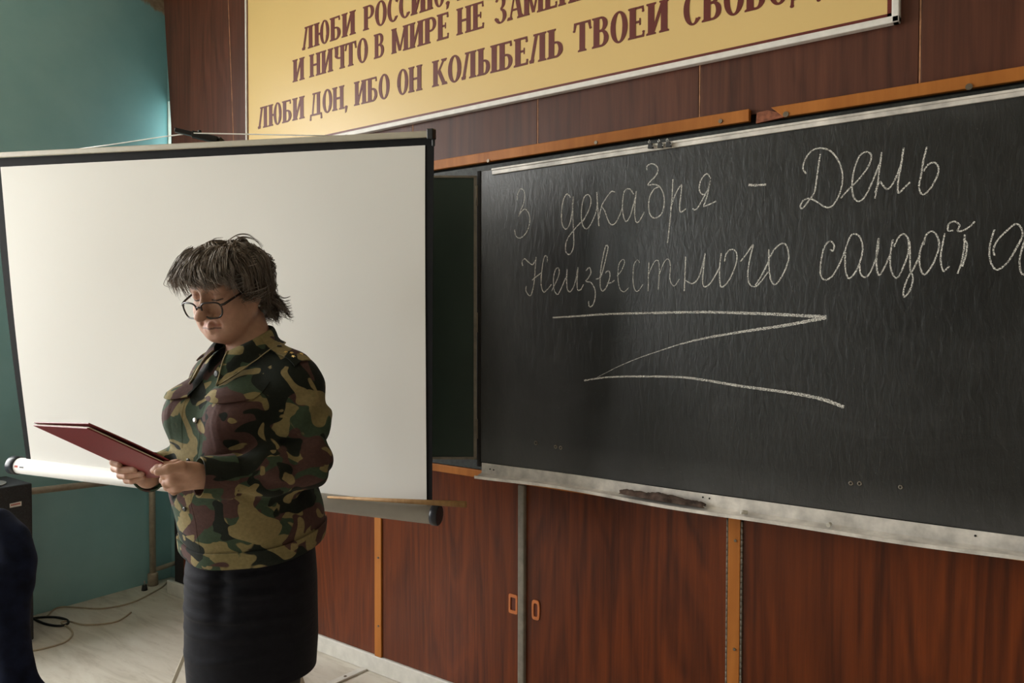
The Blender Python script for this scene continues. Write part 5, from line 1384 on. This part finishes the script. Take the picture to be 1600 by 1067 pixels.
# --- hair: a volume of short waves built from many tapered locks over a shell
rng = np.random.RandomState(11)
HCn = np.array((0, -.014, .036))
def hair_rad(d):
    """radius of the hair volume along head-frame unit directions d (n,3)"""
    a, b_, c_ = d[:, 0], d[:, 1], d[:, 2]
    rx = .094; ry = np.where(b_ > 0, .119, .112); rz = .086
    r = 1 / np.sqrt((a / rx) ** 2 + (b_ / ry) ** 2 + (c_ / rz) ** 2)
    return r * (1 + .035 * np.sin(5 * a + 3 * b_ + 1) * np.sin(4 * c_ + 2) + .03 * np.sin(9 * b_ + 6 * a))
def end_c(az):
    """head-frame height at which locks end, by azimuth (0 front, pi back)"""
    w = math.cos(az)
    if w > .55: return .020
    if w > .1: return .020 - (.55 - w) / .45 * .050
    if w > -.35: return -.020 - (.1 - w) / .45 * .020
    return -.040 - (-.35 - w) / .65 * .075
shell = Body(); shell.add(Ell(Hd(0, -.014, .036), (.086, .102, .082), HB, .02), Ell(Hd(0, -.058, -.030), (.072, .048, .078), HB, .03))
def sh_extra(P, D):
    q = (P - HO.astype(np.float32)) @ HB.T.astype(np.float32)
    lim = np.where(q[..., 1] > .035, .042, np.where(q[..., 1] > -.015, .042 - (.035 - q[..., 1]) / .05 * .045, np.where(q[..., 1] > -.035, -.003 - (-.015 - q[..., 1]) / .02 * .085, -.095))).astype(np.float32)
    face = lim - q[..., 2]
    return smax(D + .003 * np.sin(130 * q[..., 0] + 60 * q[..., 2]) * np.sin(90 * q[..., 1]), face, .006)
shell.extra = sh_extra
V, F = surface(shell, (-.19, -.14, 1.36), (.09, .16, 1.68), .005)
hair_cols = np.array([(.085, .060, .044), (.125, .094, .072), (.185, .150, .122), (.27, .235, .205), (.40, .36, .325)])
tV = np.tile(hair_cols[0] * .55, (len(V), 1))
VV = [V]; TT = [tV]; QF = [F]; nV = len(V)
SEG = 14
NG, PER = 360, 15
CPH, SPH = math.cos(.42), math.sin(.42)
for gI in range(NG):
    ga = rng.rand() * 2 * PI; gt = max(.22, math.acos(1 - rng.rand() * 1.18))
    if gt > 1.15 and math.cos(ga) > .45: gt = .25 + rng.rand() * .9
    gs = (rng.rand() - .5) * 1.1; gc = .8 + 1.0 * rng.rand(); gp = rng.rand() * 6.28
    glift = rng.rand() ** 2 * .12 + (.12 if rng.rand() < .10 else 0)
    glay = .90 + .12 * rng.rand(); gflick = rng.rand()
    ge = end_c(ga) + .020 * (rng.rand() - .5)
    gcol = int(rng.rand() * 3) + (2 if (math.cos(ga) > -.2 and rng.rand() < .45) else 0)
    back = math.cos(ga) < .3
    gl = (.10 + .15 * rng.rand()) if back else (.13 + .10 * rng.rand())
    for q_ in range(PER):
        a0 = ga + (rng.rand() - .5) * .30; th = max(.08, gt + (rng.rand() - .5) * .22)
        ln = gl * (.75 + .4 * rng.rand()); ec = ge + .012 * (rng.rand() - .5)
        curl = gc * (.9 + .2 * rng.rand()); ph = gp + (rng.rand() - .5) * .7; lay = glay * (.965 + .05 * rng.rand())
        lift = glift * (.6 + .7 * rng.rand()) + (.16 * rng.rand() if rng.rand() < .05 else 0)
        pts = []
        for k in range(SEG):
            t = k / (SEG - 1)
            thk = th + t * ln / .10
            fa_ = a0 + (ga - a0) * .55 * t + gs * t * .8 + .30 * curl * math.sin(ph + t * 9)
            tm = 1.45; tt_ = min(thk, tm)
            dx_, dy_, dz_ = math.sin(tt_) * math.sin(fa_), math.sin(tt_) * math.cos(fa_), math.cos(tt_)
            d = np.array([[dx_, dy_ * CPH - dz_ * SPH, dy_ * SPH + dz_ * CPH]])
            p = HCn + d[0] * hair_rad(d)[0] * lay * (1 + lift * t + .040 * curl * math.sin(ph * 2 + t * 11))
            if thk > tm:
                dropd = (thk - tm) * .105
                p = p + np.array((0, 0, -dropd))
                inn = .12 * min(1, dropd / .08)
                p[0] *= 1 - inn * .8; p[1] = p[1] * (1 - inn * .4)
                if dropd > .045: p = p + (dropd - .045) * np.array((.6 * math.sin(a0), .8 * math.cos(a0), .25)) * (.55 if gflick > .6 else .05)
            if p[2] < ec and p[1] > -.02: break
            if p[2] < ec - .01: break
            pts.append(p)
        if len(pts) < 4: continue
        W = HO + np.array(pts) @ HB; K = len(W)
        r0 = .0010 + .0010 * rng.rand()
        tg_ = np.gradient(W, axis=0); tg_ /= np.linalg.norm(tg_, axis=1, keepdims=True) + 1e-9
        x = np.cross(tg_, np.array((.3, .2, .93))); x /= np.linalg.norm(x, axis=1, keepdims=True) + 1e-9; y = np.cross(tg_, x)
        tt = np.linspace(0, 1, K); rad_ = r0 * (np.minimum(1, .5 + tt * 3) * (1 - .88 * tt ** 2.2))
        ring = np.stack([W + (x * math.cos(q) + y * math.sin(q)) * rad_[:, None] for q in (0, 2.094, 4.189)], 1).reshape(-1, 3)
        ii = np.arange(K - 1)[:, None] * 3; jj = np.arange(3)[None]; j2 = (jj + 1) % 3
        f = np.stack([ii + jj, ii + j2, ii + 3 + j2, ii + 3 + jj], -1).reshape(-1, 4) + nV
        colr = hair_cols[min(4, gcol)] * (.75 + .5 * rng.rand())
        VV.append(ring); TT.append(np.tile(colr, (len(ring), 1))); QF.append(f); nV += len(ring)
def lock(P, n, spread, r0, cols, wav=.003):
    """a lock of n hairs along head-frame points P"""
    global nV
    base_ = np.array(smooth_path(P, 5)); K = len(base_); tt = np.linspace(0, 1, K)
    ph = rng.rand() * 6.28
    for w in range(n):
        o_ = (rng.rand(3) - .5) * 2 * spread; sh = .55 + .45 * rng.rand()
        kk = max(5, int(K * sh)); q_ = base_[:kk] + o_ * (.55 + .45 * np.cos(tt[:kk, None] * 3.0 + w))
        wv = wav * (.7 + .6 * rng.rand()) * np.sin(ph + (rng.rand() - .5) * .8 + tt[:kk] * 11)
        q_ = q_ + np.stack([wv, wv * .4, wv * .6], 1)
        W = HO + q_ @ HB
        tg_ = np.gradient(W, axis=0); tg_ /= np.linalg.norm(tg_, axis=1, keepdims=True) + 1e-9
        x = np.cross(tg_, np.array((.3, .2, .93))); x /= np.linalg.norm(x, axis=1, keepdims=True) + 1e-9; y = np.cross(tg_, x)
        u_ = np.linspace(0, 1, kk); rad_ = r0 * (.7 + .6 * rng.rand()) * np.minimum(1, .5 + 3 * u_) * (1 - .85 * u_ ** 2.5)
        ring = np.stack([W + (x * math.cos(q) + y * math.sin(q)) * rad_[:, None] for q in (0, 2.094, 4.189)], 1).reshape(-1, 3)
        ii = np.arange(kk - 1)[:, None] * 3; jj = np.arange(3)[None]; j2 = (jj + 1) % 3
        QF.append(np.stack([ii + jj, ii + j2, ii + 3 + j2, ii + 3 + jj], -1).reshape(-1, 4) + nV); VV.append(ring)
        TT.append(np.tile(hair_cols[cols[int(rng.rand() * len(cols))]] * (.75 + .5 * rng.rand()), (len(ring), 1))); nV += len(ring)
# fringe over the brow, puffed forward, in three rows
for row, (h_, out_, en) in enumerate(((.108, .0, .018), (.100, -.006, .022), (.112, .008, .030))):
    for q in range(28):
        a = -.088 + .176 * (q + rng.rand()) / 28; bb = math.sqrt(max(.05, 1 - (a / .105) ** 2)); sw = (.022 if a > -.03 else -.016) * (.2 + 1.3 * rng.rand()) + .030 * (rng.rand() - .5)
        e_ = en + .026 * (rng.rand() - .5) - .035 * max(0, abs(a) - .055) / .03
        pf = out_ + .016 * rng.rand() - .004
        lock([(a * .75, .030 * bb + .012, h_ + .004 * rng.rand()), (a * .95, .082 * bb + .004, h_ - .014), (a * 1.08 + sw * .4, (.108 + pf) * bb, .066), (a * 1.10 + sw * .8, (.109 + pf) * bb, .044), (a * 1.06 + sw, (.099 + pf * .6) * bb, e_)], 14, .0075, .0010, (1, 2, 2, 3, 4) if row else (0, 1, 2, 3), .004 + .006 * rng.rand())
# locks over the temples and ears
for s in (-1, 1):
    for q in range(22):
        b0 = .050 - .105 * q / 21
        yy = .004 * (rng.rand() - .5)
        e_ = (-.012 if b0 > .02 else -.030) - .012 * rng.rand()
        lock([(s * .052, b0 * .9, .105), (s * .086, b0, .080), (s * .101, b0 + .004, .045), (s * (.100 + yy), b0 + .002, .012), (s * (.092 + yy), b0 - .004, e_)], 12, .005, .0011, (0, 1, 1, 2, 3), .004)
# nape and back, turned out at the tips
for q in range(40):
    an = math.radians(100 + 160 * (q + rng.rand()) / 40); sa, ca = math.sin(an), math.cos(an)
    lo_ = -.100 - .022 * rng.rand(); fl_ = rng.rand() ** 2 * .024
    lock([(.085 * sa, .095 * ca - .014, .075), (.100 * sa, .112 * ca - .014, .030), (.098 * sa, .108 * ca - .014, -.020), (.084 * sa, .090 * ca - .016, -.065), ((.080 + fl_) * sa, (.088 + fl_) * ca - .018, lo_)], 13, .006, .0011, (0, 1, 1, 2), .005)
# a few loose curls: at the brow, the crown and the nape
def loose(P, r0=.0011, col=2):
    global nV
    W = np.array(smooth_path([tuple(Hd(*p)) for p in P], 6)); K = len(W)
    for w in range(5):
        o_ = (rng.rand(3) - .5) * .005; W2 = W + o_ * np.linspace(.4, 1.2, K)[:, None]
        tg_ = np.gradient(W2, axis=0); tg_ /= np.linalg.norm(tg_, axis=1, keepdims=True)
        x = np.cross(tg_, np.array((.3, .5, .8))); x /= np.linalg.norm(x, axis=1, keepdims=True); y = np.cross(tg_, x)
        rad_ = r0 * (1 - .8 * np.linspace(0, 1, K))
        ring = np.stack([W2 + (x * math.cos(q) + y * math.sin(q)) * rad_[:, None] for q in (0, 2.094, 4.189)], 1).reshape(-1, 3)
        ii = np.arange(K - 1)[:, None] * 3; jj = np.arange(3)[None]; j2 = (jj + 1) % 3
        QF.append(np.stack([ii + jj, ii + j2, ii + 3 + j2, ii + 3 + jj], -1).reshape(-1, 4) + nV); VV.append(ring); TT.append(np.tile(hair_cols[col] * (.8 + .4 * rng.rand()), (len(ring), 1))); nV += len(ring)
loose([(-.070, .060, .07), (-.095, .066, .072), (-.112, .060, .060), (-.108, .056, .046), (-.094, .060, .046)], .0011, 3)
loose([(-.060, .070, .06), (-.085, .078, .062), (-.103, .070, .056), (-.112, .062, .042)], .0011, 3)
loose([(.0, -.02, .115), (.03, -.04, .132), (.058, -.05, .130), (.080, -.05, .112), (.092, -.05, .094)], .0010, 2)
loose([(.02, -.02, .115), (.05, -.03, .128), (.078, -.045, .118), (.094, -.05, .098)], .0010, 1)
loose([(-.02, .0, .112), (-.01, .0, .130), (.015, -.005, .132)], .0008, 3)
for q in range(8):
    s_ = q / 7
    loose([(.062, -.070 - .03 * s_, -.02 - .05 * s_), (.072, -.090 - .02 * s_, -.04 - .055 * s_), (.076 , -.112 - .01 * s_, -.058 - .055 * s_), (.080, -.132, -.060 - .055 * s_)], .0011, q % 3)
hv = np.concatenate(VV); hf = np.concatenate(QF); ht = np.concatenate(TT)
ho = np_mesh('hair', hv, hf, M['hair'], person, ht); ho['label'] = 'short wavy grey-brown hair'

# ------------------------------------------------------------------ the folder she holds
fo = thing('folder', 'maroon leatherette folder held in both hands of the woman', 'folder', (-1.7309, -0.983, 0.0), 0.95925)
FA, FBp, FC, FD = [Vector(p) for p in ((-0.4701,-0.095,1.1975), (-0.3283,-0.275,1.2082), (-0.1342,-0.268,1.0961), (-0.2308,-0.105,1.0632))]
fn_ = (FBp - FA).cross(FD - FA).normalized()
if fn_.z < 0: fn_ = -fn_
def leaf(mb, A, B2, C2, D2, off, thick, bow=.0, n=10):
    G = np.zeros((n + 1, n + 1, 3))
    for i in range(n + 1):
        for j in range(n + 1):
            u, w_ = i / n, j / n
            p = (A * (1 - u) + D2 * u) * (1 - w_) + (B2 * (1 - u) + C2 * u) * w_
            G[i, j] = p + fn_ * (off + bow * math.sin(PI * u))
    return mb.grid(G, True, thick)
cv = leaf(MB(), FA, FBp, FC, FD, 0, .0026).build('cover', M['folder'], fo, .0008)
e = (FBp - FA).normalized(); g_ = (FD - FA).normalized()
leaf(MB(), FA + e * .004 + g_ * .004, FBp - e * .004 + g_ * .004, FC - e * .004 - g_ * .004, FD + e * .004 - g_ * .004, .0034, .0022).build('pages', M['paper'], fo)
leaf(MB(), FA - g_ * .003, FBp - g_ * .003 + fn_ * .004, FC + fn_ * .004, FD, .0062, .0024, .002).build('cover', M['folder'], fo, .0008)
